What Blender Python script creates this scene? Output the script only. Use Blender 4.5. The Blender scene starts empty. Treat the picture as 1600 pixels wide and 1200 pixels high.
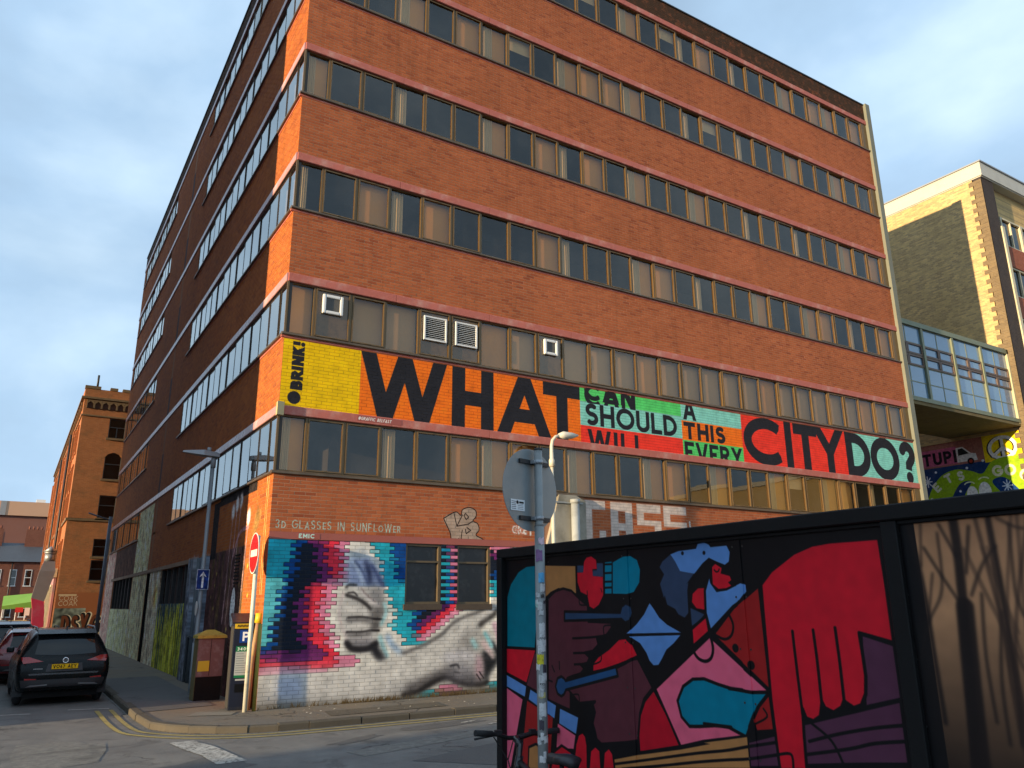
import bpy, math, random
import numpy as np
from mathutils import Vector, Matrix
from mathutils.bvhtree import BVHTree
R = math.radians
random.seed(7)
C = bpy.context.scene.collection
SC = bpy.context.scene

# ------------------------------------------------------------------ camera, light, exposure
cam_d = bpy.data.cameras.new('camera')
cam_d.sensor_width = 36.0
cam_d.lens = 36.0 * 1217.80249 / 1600.0
cam_d.clip_end = 2000
cam = bpy.data.objects.new('camera', cam_d)
C.objects.link(cam)
_p, _ro, _ya = 0.273569519, -0.00767397, 0.559706494
fw = Vector((math.sin(_ya) * math.cos(_p), math.cos(_ya) * math.cos(_p), math.sin(_p)))
r0 = Vector((math.cos(_ya), -math.sin(_ya), 0))
u0 = r0.cross(fw)
rt = r0 * math.cos(_ro) + u0 * math.sin(_ro)
up = u0 * math.cos(_ro) - r0 * math.sin(_ro)
M = Matrix((rt, up, -fw)).transposed().to_4x4()
M.translation = (-4.21759709, -15.8387395, 2.0)
cam.matrix_world = M
SC.camera = cam

SUN_EL, SUN_TAN = R(7.0), 0.15
sd = Vector((1, SUN_TAN, 0)).normalized() * math.cos(SUN_EL) + Vector((0, 0, -math.sin(SUN_EL)))
sun_d = bpy.data.lights.new('sun', 'SUN')
sun_d.energy = 5.0
sun_d.angle = R(0.5)
sun_d.color = (1.0, 0.76, 0.46)
sun = bpy.data.objects.new('sun', sun_d)
sun.rotation_euler = sd.to_track_quat('-Z', 'Y').to_euler()
sun.location = (-60, -10, 30)
C.objects.link(sun)

w = bpy.data.worlds.new('World')
SC.world = w
w.use_nodes = True
nt = w.node_tree
for n in list(nt.nodes): nt.nodes.remove(n)
def N(t, k, **kw):
    n = t.nodes.new(k)
    for a, b in kw.items(): setattr(n, a, b)
    return n
wo = N(nt, 'ShaderNodeOutputWorld'); bg = N(nt, 'ShaderNodeBackground')
sky = N(nt, 'ShaderNodeTexSky', sky_type='NISHITA', sun_disc=False)
sky.sun_elevation = SUN_EL
sky.sun_rotation = math.atan2(-1, -SUN_TAN)
sky.air_density = 1.0; sky.dust_density = 1.0
tc = N(nt, 'ShaderNodeTexCoord'); mp = N(nt, 'ShaderNodeMapping')
mp.inputs['Scale'].default_value = (1.3, 1.3, 2.3)
mp.inputs['Location'].default_value = (0.35, 0.1, 0.2)
nz = N(nt, 'ShaderNodeTexNoise'); nz.inputs['Scale'].default_value = 1.5; nz.inputs['Detail'].default_value = 8; nz.inputs['Roughness'].default_value = 0.5; nz.inputs['Distortion'].default_value = 0.15
nz2 = N(nt, 'ShaderNodeTexNoise'); nz2.inputs['Scale'].default_value = 2.6; nz2.inputs['Detail'].default_value = 5
cr = N(nt, 'ShaderNodeValToRGB')
e = cr.color_ramp.elements
# cloud tones, written for the Background strength of 0.1
e[0].position = 0.36; e[0].color = (2.4, 3.4, 4.6, 1)
e[1].position = 0.66; e[1].color = (4.7, 6.0, 7.2, 1)
m_ = cr.color_ramp.elements.new(0.5); m_.color = (3.0, 4.3, 5.8, 1)
mx = N(nt, 'ShaderNodeMix', data_type='RGBA')
mr = N(nt, 'ShaderNodeMapRange')
mr.inputs['From Min'].default_value = 0.3; mr.inputs['From Max'].default_value = 0.65; mr.inputs['To Min'].default_value = 0.82; mr.inputs['To Max'].default_value = 1.0
L = nt.links.new
L(tc.outputs['Generated'], mp.inputs['Vector']); L(mp.outputs[0], nz.inputs['Vector']); L(mp.outputs[0], nz2.inputs['Vector'])
L(nz.outputs['Fac'], cr.inputs[0]); L(nz2.outputs['Fac'], mr.inputs['Value'])
L(mr.outputs[0], mx.inputs['Factor']); L(sky.outputs[0], mx.inputs['A']); L(cr.outputs[0], mx.inputs['B'])
L(mx.outputs['Result'], bg.inputs['Color']); bg.inputs['Strength'].default_value = 0.1
L(bg.outputs[0], wo.inputs[0])
vs = SC.view_settings
SC.display_settings.display_device = 'sRGB'
vs.view_transform = 'Standard'; vs.look = 'None'; vs.exposure = 0.78; vs.gamma = 1; vs.use_curve_mapping = False
SC.render.engine = 'CYCLES'
SC.cycles.use_denoising = True
SC.cycles.max_bounces = 8
SC.cycles.transparent_max_bounces = 16
SC.cycles.caustics_reflective = False; SC.cycles.caustics_refractive = False

# ------------------------------------------------------------------ helpers
class MB:
    """collects faces, then links them as ONE mesh object"""
    def __init__(s): s.v = []; s.f = []; s.m = []; s.sm = []
    def add(s, vs_, fs, mi=0, smooth=False):
        o = len(s.v); s.v += [tuple(a) for a in vs_]
        for f in fs: s.f.append([o + i for i in f]); s.m.append(mi); s.sm.append(smooth)
        return s
    def box(s, a, b, mi=0):
        x0, y0, z0 = a; x1, y1, z1 = b
        if x0 > x1: x0, x1 = x1, x0
        if y0 > y1: y0, y1 = y1, y0
        if z0 > z1: z0, z1 = z1, z0
        return s.add([(x0,y0,z0),(x1,y0,z0),(x1,y1,z0),(x0,y1,z0),(x0,y0,z1),(x1,y0,z1),(x1,y1,z1),(x0,y1,z1)],
              [(0,3,2,1),(4,5,6,7),(0,1,5,4),(1,2,6,5),(2,3,7,6),(3,0,4,7)], mi)
    def quad(s, a, b, c, d, mi=0): return s.add([a,b,c,d], [(0,1,2,3)], mi)
    def prism(s, pts, axis, lo, hi, mi=0):
        """closed outline in the two other axes, extruded along axis"""
        n = len(pts); vs_ = []
        for h in (lo, hi):
            for (a, b) in pts:
                vs_.append((h,a,b) if axis == 0 else (a,h,b) if axis == 1 else (a,b,h))
        fs = [list(range(n))[::-1], list(range(n, 2*n))] + [(i,(i+1)%n,n+(i+1)%n,n+i) for i in range(n)]
        return s.add(vs_, fs, mi)
    def tube(s, pts, r, n=10, mi=0, cap=True, smooth=True):
        pts = [Vector(p) for p in pts]; rs = r if isinstance(r, (list, tuple)) else [r]*len(pts)
        vs_ = []; ref = None
        for i, p in enumerate(pts):
            t = ((pts[min(i+1,len(pts)-1)] - pts[max(i-1,0)])).normalized()
            if ref is None: ref = Vector((0,0,1)) if abs(t.z) < .9 else Vector((1,0,0))
            a = (ref - t*ref.dot(t)).normalized(); b = t.cross(a); ref = a
            for k in range(n):
                an = 2*math.pi*k/n; vs_.append(p + (a*math.cos(an) + b*math.sin(an))*rs[i])
        fs = []
        for i in range(len(pts)-1):
            for k in range(n): fs.append((i*n+k, i*n+(k+1)%n, (i+1)*n+(k+1)%n, (i+1)*n+k))
        s.add(vs_, fs, mi, smooth)
        if cap:
            o = len(s.v) - len(vs_)
            s.f.append([o+k for k in range(n)][::-1]); s.m.append(mi); s.sm.append(False)
            s.f.append([o+(len(pts)-1)*n+k for k in range(n)]); s.m.append(mi); s.sm.append(False)
        return s
    def cyl(s, c0, c1, r0_, r1_=None, n=24, mi=0): return s.tube([c0, c1], [r0_, r0_ if r1_ is None else r1_], n, mi)
    def torus(s, c, ax_u, ax_v, Rr, r, n=32, k=8, mi=0):
        c = Vector(c); u = Vector(ax_u); v = Vector(ax_v); wv = u.cross(v); vs_ = []
        for i in range(n):
            a = 2*math.pi*i/n; d = u*math.cos(a) + v*math.sin(a)
            for j in range(k):
                b = 2*math.pi*j/k; vs_.append(c + d*(Rr + r*math.cos(b)) + wv*r*math.sin(b))
        fs = [(i*k+j, ((i+1)%n)*k+j, ((i+1)%n)*k+(j+1)%k, i*k+(j+1)%k) for i in range(n) for j in range(k)]
        return s.add(vs_, fs, mi, True)
    def mesh(s, name, mats):
        me = bpy.data.meshes.new(name); me.from_pydata(s.v, [], s.f)
        for m in (mats if isinstance(mats, (list, tuple)) else [mats]): me.materials.append(m)
        me.polygons.foreach_set('material_index', s.m); me.polygons.foreach_set('use_smooth', s.sm); me.update(); return me
    def build(s, name, mats, parent=None):
        return link(name, s.mesh(name, mats), parent)
def link(name, me, parent=None, loc=None, rz=0):
    o = bpy.data.objects.new(name, me); C.objects.link(o)
    if parent: o.parent = parent
    if loc: o.location = loc
    if rz: o.rotation_euler.z = rz
    return o
def tag(o, label=None, cat=None, group=None, kind=None):
    for k, v in (('label',label),('category',cat),('group',group),('kind',kind)):
        if v: o[k] = v
    return o
def thing(name, label, cat, loc=(0,0,0), rz=0, group=None):
    o = bpy.data.objects.new(name, None); C.objects.link(o); o.empty_display_size = .2
    o.location = loc; o.rotation_euler.z = rz
    return tag(o, label, cat, group)
def copy_tree(o, parent=None):
    c = o.copy(); C.objects.link(c); c.parent = parent
    for ch in o.children: copy_tree(ch, c)
    return c
def bevel(o, wd, seg=2):
    m = o.modifiers.new('bevel', 'BEVEL'); m.width = wd; m.segments = seg; m.limit_method = 'ANGLE'; m.angle_limit = R(40); return o

# ------------------------------------------------------------------ painting (flat paint on walls, panels and signs)
def lin(c):
    return tuple(((x/255)/12.92 if x/255 <= .04045 else ((x/255+.055)/1.055)**2.4) for x in c)
def catmull(pts, closed, n=6):
    P = [np.array(p, float) for p in pts]; out = []; m = len(P)
    for i in range(m if closed else m-1):
        a, b, c, d = (P[(i-1)%m], P[i], P[(i+1)%m], P[(i+2)%m]) if closed else (P[max(i-1,0)], P[i], P[i+1], P[min(i+2,m-1)])
        for k in range(n):
            t = k/n; out.append(.5*((2*b)+(c-a)*t+(2*a-5*b+4*c-d)*t*t+(3*b-a-3*c+d)*t**3))
    if not closed: out.append(P[-1])
    return out
def gauss(m, s):
    r = int(3*s)+1; k = np.exp(-.5*(np.arange(-r, r+1)/s)**2); k /= k.sum()
    for ax in (0, 1):
        q = np.zeros_like(m); L_ = m.shape[ax]
        for i, kk in zip(range(-r, r+1), k):
            a0, a1 = max(0, i), min(L_, L_+i)
            if a1 <= a0: continue
            if ax == 0: q[a0-i:a1-i] += kk*m[a0:a1]
            else: q[:, a0-i:a1-i] += kk*m[:, a0:a1]
        m = q
    return m
class Canvas:
    def __init__(s, u0_, v0_, wd, ht, ppm, base=None):
        s.u0, s.v0, s.ppm = u0_, v0_, ppm; s.W, s.H = int(wd*ppm), int(ht*ppm)
        s.wd, s.ht = s.W/ppm, s.H/ppm
        s.a = np.zeros((s.H, s.W, 4), np.float32)
        if base is not None: s.a[..., :3] = np.array(base)/255.; s.a[..., 3] = 1
    def _win(s, P, pad):
        x = (P[:,0]-s.u0)*s.ppm; y = (P[:,1]-s.v0)*s.ppm
        x0, x1 = int(max(0, x.min()-pad)), int(min(s.W, x.max()+pad+1)); y0, y1 = int(max(0, y.min()-pad)), int(min(s.H, y.max()+pad+1))
        if x1 <= x0 or y1 <= y0: return None
        X, Y = np.meshgrid(np.arange(x0, x1)+.5, np.arange(y0, y1)+.5)
        return x, y, x0, x1, y0, y1, X, Y
    def _blend(s, m, col, y0, y1, x0, x1, alpha=1):
        m = m[..., None]*alpha; d = s.a[y0:y1, x0:x1]; c = np.array(col)/255.
        na = m + d[..., 3:]*(1-m)
        d[..., :3] = np.where(na > 1e-4, (c*m + d[..., :3]*d[..., 3:]*(1-m))/np.maximum(na, 1e-4), d[..., :3]); d[..., 3:] = na
    def poly(s, pts, col, blur=0, smooth=False, alpha=1):
        if smooth: pts = catmull(pts, True)
        P = np.array(pts, float); g = s._win(P, 3*blur+2)
        if g is None: return
        x, y, x0, x1, y0, y1, X, Y = g
        ins = np.zeros(X.shape, bool); D = np.full(X.shape, 1e9); n = len(P)
        for i in range(n):
            ax, ay, bx, by = x[i], y[i], x[(i+1)%n], y[(i+1)%n]
            if ay != by:
                c = ((ay > Y) != (by > Y)) & (X < (bx-ax)*(Y-ay)/(by-ay)+ax); ins ^= c
            if blur < 1:
                dx, dy = bx-ax, by-ay; t = np.clip(((X-ax)*dx+(Y-ay)*dy)/(dx*dx+dy*dy+1e-9), 0, 1)
                D = np.minimum(D, (X-ax-t*dx)**2+(Y-ay-t*dy)**2)
        if blur < 1: m = np.clip(np.where(ins, .5+np.sqrt(D), .5-np.sqrt(D)), 0, 1)
        else: m = gauss(ins.astype(np.float32), blur)
        s._blend(m, col, y0, y1, x0, x1, alpha)
    def line(s, pts, wd, col, blur=0, smooth=False, alpha=1, butt=False, clip=None, xf=None):
        if smooth and len(pts) > 2: pts = catmull(pts, False)
        P = np.array(pts, float); hw = wd*s.ppm/2; g = s._win(P, hw+3*blur+2)
        if g is None: return
        x, y, x0, x1, y0, y1, X, Y = g
        D = np.full(X.shape, 1e9); n = len(P)
        for i in range(n-1):
            dx, dy = x[i+1]-x[i], y[i+1]-y[i]; t = ((X-x[i])*dx+(Y-y[i])*dy)/(dx*dx+dy*dy+1e-9); tc_ = np.clip(t, 0, 1)
            d = np.hypot(X-x[i]-tc_*dx, Y-y[i]-tc_*dy)
            if butt and i == 0: d = np.where(t < 0, 1e6, d)
            if butt and i == n-2: d = np.where(t > 1, 1e6, d)
            D = np.minimum(D, d)
        m = np.clip(hw+.5-D, 0, 1)
        if clip: m = m*np.clip((Y-(clip[0]-s.v0)*s.ppm)+.5, 0, 1)*np.clip(((clip[1]-s.v0)*s.ppm-Y)+.5, 0, 1)
        if blur >= 1: m = gauss(m.astype(np.float32), blur)
        s._blend(m, col, y0, y1, x0, x1, alpha)
    def disc(s, c, r, col, blur=0, alpha=1, sx=1):
        s.poly([(c[0]+sx*r*math.cos(i*math.pi/12), c[1]+r*math.sin(i*math.pi/12)) for i in range(24)], col, blur, False, alpha)
    def rect(s, a, b, c, d, col, alpha=1, blur=0): s.poly([(a,b),(c,b),(c,d),(a,d)], col, blur, False, alpha)
    def grain(s, amt, sc=6, seed=1):
        rng = np.random.default_rng(seed); n = gauss(rng.standard_normal((s.H, s.W)).astype(np.float32), sc); n /= n.std()+1e-9
        s.a[..., :3] = np.clip(s.a[..., :3]*(1+amt*n[..., None]), 0, 1)
    def image(s, name):
        im = bpy.data.images.new(name, s.W, s.H, alpha=True); im.alpha_mode = 'CHANNEL_PACKED'
        im.pixels.foreach_set(np.clip(s.a, 0, 1).astype(np.float32).ravel()); im.update(); im.pack(); return im
def arc(cx, cy, rx, ry, a0, a1, n=14):
    return [(cx+rx*math.cos(R(a0+(a1-a0)*i/n)), cy+ry*math.sin(R(a0+(a1-a0)*i/n))) for i in range(n+1)]
def O_(w_): return [arc(w_/2, .5, w_/2, .5, 90, 450, 28)]
GL = {  # stroke letters in a box one unit high
'A':(.78,[[(0,0),(.39,1),(.78,0)],[(.16,.28),(.62,.28)]]), 'B':(.56,[[(0,0),(0,1)],[(0,1),(.28,1)]+arc(.28,.76,.24,.24,90,-90)+[(0,.52)],[(0,.52),(.3,.52)]+arc(.3,.26,.26,.26,90,-90)+[(0,0)]]),
'C':(.74,[arc(.45,.5,.45,.5,48,312,24)]), 'D':(.68,[[(0,0),(0,1)],[(0,1),(.2,1)]+arc(.2,.5,.48,.5,90,-90,18)+[(0,0)]]),
'E':(.5,[[(0,0),(0,1)],[(0,1),(.5,1)],[(0,.5),(.45,.5)],[(0,0),(.5,0)]]), 'F':(.48,[[(0,0),(0,1)],[(0,1),(.48,1)],[(0,.5),(.42,.5)]]),
'G':(.78,[arc(.45,.5,.45,.5,48,360,24)+[(.5,.5)]]), 'H':(.64,[[(0,0),(0,1)],[(.64,0),(.64,1)],[(0,.5),(.64,.5)]]), 'I':(0.02,[[(0,0),(0,1)]]),
'K':(.58,[[(0,0),(0,1)],[(.56,1),(0,.42)],[(.2,.6),(.58,0)]]), 'L':(.46,[[(0,1),(0,0)],[(0,0),(.46,0)]]), 'M':(.8,[[(0,0),(0,1)],[(0,1),(.4,.25),(.8,1)],[(.8,1),(.8,0)]]),
'N':(.64,[[(0,0),(0,1)],[(0,1),(.64,0)],[(.64,0),(.64,1)]]), 'O':(.9,O_(.9)), 'P':(.56,[[(0,0),(0,1)],[(0,1),(.28,1)]+arc(.28,.73,.27,.27,90,-90)+[(0,.46)]]),
'R':(.58,[[(0,0),(0,1)],[(0,1),(.28,1)]+arc(.28,.75,.25,.25,90,-90)+[(0,.5)],[(.24,.5),(.58,0)]]),
'S':(.52,[arc(.26,.755,.25,.245,35,270,14)+arc(.26,.255,.26,.255,90,-145,14)]), 'T':(.66,[[(0,1),(.66,1)],[(.33,1),(.33,0)]]),
'U':(.62,[[(0,1),(0,.31)]+arc(.31,.31,.31,.31,180,360,14)+[(.62,1)]]), 'V':(.74,[[(0,1),(.37,0),(.74,1)]]), 'W':(1.14,[[(0,1),(.28,0)],[(.28,0),(.57,1)],[(.57,1),(.86,0)],[(.86,0),(1.14,1)]]),
'Y':(.7,[[(0,1),(.35,.45),(.7,1)],[(.35,.47),(.35,0)]]), '?':(.5,[arc(.25,.75,.25,.25,170,-40,14)+[(.27,.42),(.25,.25)]]), '!':(.06,[[(0.03,1),(0.03,.3)]]),
'0':(.52,O_(.52)), '1':(.2,[[(0,.8),(.2,1),(.2,0)]]), '2':(.5,[arc(.25,.74,.24,.26,160,-30,10)+[(0,0),(.5,0)]]), '3':(.5,[arc(.24,.76,.23,.24,150,-90,12),arc(.24,.26,.25,.26,90,-150,12)]), '4':(.55,[[(.4,0),(.4,1),(0,.3),(.55,.3)]]),
'5':(.5,[[(.45,1),(.06,1),(.03,.55)]+arc(.24,.3,.26,.3,110,-150,12)]), '6':(.5,[arc(.25,.28,.25,.28,0,360,20),[(.02,.35),(.35,1)]]), '7':(.48,[[(0,1),(.48,1),(.15,0)]]),
'@':(.8,[O_(.8)[0],arc(.4,.5,.18,.22,0,360,14)]), '-':(.3,[[(0,.5),(.3,.5)]]), ' ':(.35,[])}
def text(cv, s, u, v, h, wt, col, track=.14, sx=1, slant=0, rot=0, clip=True, vclip=None, jit=0, blur=0, alpha=1, small=.72):
    """draws stroke letters; u,v is the lower left corner in metres; returns the end position"""
    x = u; ca, sa = math.cos(R(rot)), math.sin(R(rot))
    for ch in s:
        k = 1
        if ch.islower(): ch = ch.upper(); k = small
        gw, st = GL.get(ch, GL[' ']); hh = h*k; t = wt
        jx, jy = (random.uniform(-jit, jit) for _ in 'ab')
        for line in st:
            P = []
            for (a, b) in line:
                yy = t/2 + b*(hh-t)
                if ch in 'WAVMNYK' and len(line) <= 3 and b in (0, 1): yy = b*hh
                P.append([t/2+a*hh*sx + jx + slant*yy, yy + jy])
            if clip:
                for e0, e1 in ((0, 1), (-1, -2)):
                    b = line[e0][1]; dx, dy = P[e0][0]-P[e1][0], P[e0][1]-P[e1][1]; ln = math.hypot(dx, dy)+1e-9
                    if b in (0, 1, 0., 1.) and abs(dy) > abs(dx)*.6:
                        P[e0][0] += dx/ln*t; P[e0][1] += dy/ln*t
                    elif abs(dx) > abs(dy)*3 and b in (0, 1): P[e0][0] += dx/ln*t*.5
            lo, hi = (v+jy, v+hh+jy)
            Q = [((x-u)+p[0], p[1]) for p in P]; Q = [(u+q[0]*ca-q[1]*sa, v+q[0]*sa+q[1]*ca) for q in Q]
            cl = None
            if clip and rot == 0: cl = (max(lo, vclip[0]), min(hi, vclip[1])) if vclip else (lo, hi)
            cv.line(Q, t, col, blur, False, alpha, butt=clip, clip=cl)
        if ch == '?': cv.disc((x+t/2+.25*hh*sx, v+t*.55), t*.58, col)
        if ch == '!': cv.disc((x+t/2, v+t*.55), t*.58, col)
        x += gw*hh*sx + t + track*hh
    return x

# ------------------------------------------------------------------ materials
MT = {}
def newmat(name):
    m = bpy.data.materials.new(name); m.use_nodes = True; t = m.node_tree; b = t.nodes['Principled BSDF']; MT[name] = m
    return m, t, b
def math_(t, op, a, b=None, c=None):
    n = N(t, 'ShaderNodeMath', operation=op)
    for i, v in enumerate((a, b, c)):
        if v is None: continue
        if isinstance(v, (int, float)): n.inputs[i].default_value = v
        else: t.links.new(v, n.inputs[i])
    return n.outputs[0]
def mixc(t, f, a, b, mode='MIX'):
    n = N(t, 'ShaderNodeMix', data_type='RGBA', blend_type=mode)
    for k, v in (('Factor', f), ('A', a), ('B', b)):
        if isinstance(v, tuple): n.inputs[k].default_value = v if len(v) == 4 else (*v, 1)
        elif isinstance(v, (int, float)): n.inputs[k].default_value = v
        else: t.links.new(v, n.inputs[k])
    return n.outputs['Result']
def noise(t, vec, scale, detail=4, rough=.55, dist=0):
    n = N(t, 'ShaderNodeTexNoise'); n.inputs['Scale'].default_value = scale; n.inputs['Detail'].default_value = detail; n.inputs['Roughness'].default_value = rough; n.inputs['Distortion'].default_value = dist
    if vec is not None: t.links.new(vec, n.inputs['Vector'])
    return n.outputs['Fac']
def ramp(t, f, a, b, lo, hi):
    n = N(t, 'ShaderNodeMapRange', clamp=True); n.inputs['From Min'].default_value = a; n.inputs['From Max'].default_value = b; n.inputs['To Min'].default_value = lo; n.inputs['To Max'].default_value = hi
    t.links.new(f, n.inputs['Value']); return n.outputs[0]
def pos(t): return N(t, 'ShaderNodeNewGeometry').outputs['Position']
def bump(t, b, h, strength=.3, dist=.01):
    n = N(t, 'ShaderNodeBump'); n.inputs['Strength'].default_value = strength; n.inputs['Distance'].default_value = dist
    t.links.new(h, n.inputs['Height']); t.links.new(n.outputs[0], b.inputs['Normal'])
def plain(name, col, rough=.6, metal=0, var=.12, scale=3, bmp=0, coat=0, dirt=None, dscale=1.2, spec=.5):
    m, t, b = newmat(name); tc_ = N(t, 'ShaderNodeTexCoord').outputs['Object'] if bmp >= 0 else pos(t)
    f = noise(t, tc_, scale, 6, .6); c = mixc(t, f, tuple(x*(1-var) for x in col), tuple(min(1, x*(1+var)) for x in col))
    if dirt:
        g = noise(t, tc_, dscale, 8, .65); c = mixc(t, ramp(t, g, .5, .72, 0, .75), c, dirt)
    t.links.new(c, b.inputs['Base Color']); b.inputs['Roughness'].default_value = rough; b.inputs['Metallic'].default_value = metal
    b.inputs['Coat Weight'].default_value = coat; b.inputs['Coat Roughness'].default_value = .03; b.inputs['Specular IOR Level'].default_value = spec
    rr = noise(t, tc_, scale*4, 3); t.links.new(ramp(t, rr, .3, .7, rough*.85, min(1, rough*1.15)), b.inputs['Roughness'])
    if bmp > 0: bump(t, b, noise(t, tc_, scale*10, 6, .7), bmp, .01)
    return m
def overlay(t, c, P3, canvas, name, axes):
    """lays the painted canvas over colour c by world position along two axes"""
    sx = N(t, 'ShaderNodeSeparateXYZ'); t.links.new(P3, sx.inputs[0])
    sgn, iu = axes
    u = math_(t, 'MULTIPLY', sx.outputs[iu], sgn)
    a = math_(t, 'DIVIDE', math_(t, 'SUBTRACT', u, canvas.u0), canvas.wd); b = math_(t, 'DIVIDE', math_(t, 'SUBTRACT', sx.outputs[2], canvas.v0), canvas.ht)
    cb = N(t, 'ShaderNodeCombineXYZ'); t.links.new(a, cb.inputs[0]); t.links.new(b, cb.inputs[1])
    im = N(t, 'ShaderNodeTexImage', extension='CLIP'); im.image = canvas.image(name); t.links.new(cb.outputs[0], im.inputs[0])
    return mixc(t, im.outputs['Alpha'], c, im.outputs['Color']), im.outputs['Alpha']
def brickmat(name, axis, tones, mortar_of=None, paints=(), stain_z=None):
    m, t, b = newmat(name); P = pos(t); sx = N(t, 'ShaderNodeSeparateXYZ'); t.links.new(P, sx.inputs[0]); u = sx.outputs[axis]; z = sx.outputs[2]
    row = math_(t, 'FLOOR', math_(t, 'DIVIDE', math_(t, 'SUBTRACT', z, .1), .075))
    half = math_(t, 'MULTIPLY', math_(t, 'MODULO', row, 2.0), .5)
    col = math_(t, 'FLOOR', math_(t, 'ADD', math_(t, 'DIVIDE', u, .225), half))
    cb = N(t, 'ShaderNodeCombineXYZ'); t.links.new(row, cb.inputs[0]); t.links.new(col, cb.inputs[1])
    wn = N(t, 'ShaderNodeTexWhiteNoise', noise_dimensions='2D'); t.links.new(cb.outputs[0], wn.inputs['Vector'])
    if mortar_of: c = mixc(t, noise(t, P, 9, 5), mortar_of, tuple(x*.72 for x in mortar_of))
    else:
        c = mixc(t, wn.outputs['Value'], tones[0], tones[1])
        wn2 = N(t, 'ShaderNodeSeparateColor'); t.links.new(wn.outputs['Color'], wn2.inputs[0])
        c = mixc(t, ramp(t, wn2.outputs[1], .8, .98, 0, .8), c, tones[2])
        c = mixc(t, ramp(t, noise(t, P, 30, 5, .7), .4, .75, 0, .35), c, tuple(x*.62 for x in tones[0]))
    big = noise(t, P, .45, 5, .6); c = mixc(t, ramp(t, big, .35, .7, .0, .34), c, tuple(x*.45 for x in tones[0]))
    c = mixc(t, ramp(t, noise(t, P, .3, 6, .65), .48, .7, 0, .3), c, tuple(min(1, x*1.2) for x in tones[0])) if not mortar_of else c
    # rain streaks under the concrete bands
    mpn = N(t, 'ShaderNodeMapping'); mpn.inputs['Scale'].default_value = (1.6, 1.6, .16); t.links.new(P, mpn.inputs['Vector'])
    c = mixc(t, ramp(t, noise(t, mpn.outputs[0], 2.2, 6, .65), .52, .78, 0, .5), c, tuple(x*.4 for x in tones[0]))
    if stain_z:
        sf = math_(t, 'MULTIPLY', ramp(t, z, stain_z-.03, stain_z+.06, 0, 1), ramp(t, noise(t, P, 3.5, 8, .7), .28, .5, .45, .92))
        c = mixc(t, sf, c, (.032, .024, .013))
    al = None
    for cv, nm, ax in paints: 
        c, a1 = overlay(t, c, P, cv, nm, ax)
    if mortar_of and paints: c = mixc(t, .30 if axis == 0 else .15, c, (.05,.045,.04))  # painted joints darkened: joint shade put into the colour, and thinner paint
    t.links.new(c, b.inputs['Base Color']); b.inputs['Roughness'].default_value = .82; b.inputs['Specular IOR Level'].default_value = .15
    bump(t, b, noise(t, P, 90, 4, .7), .35, .004)
    return m

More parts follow.
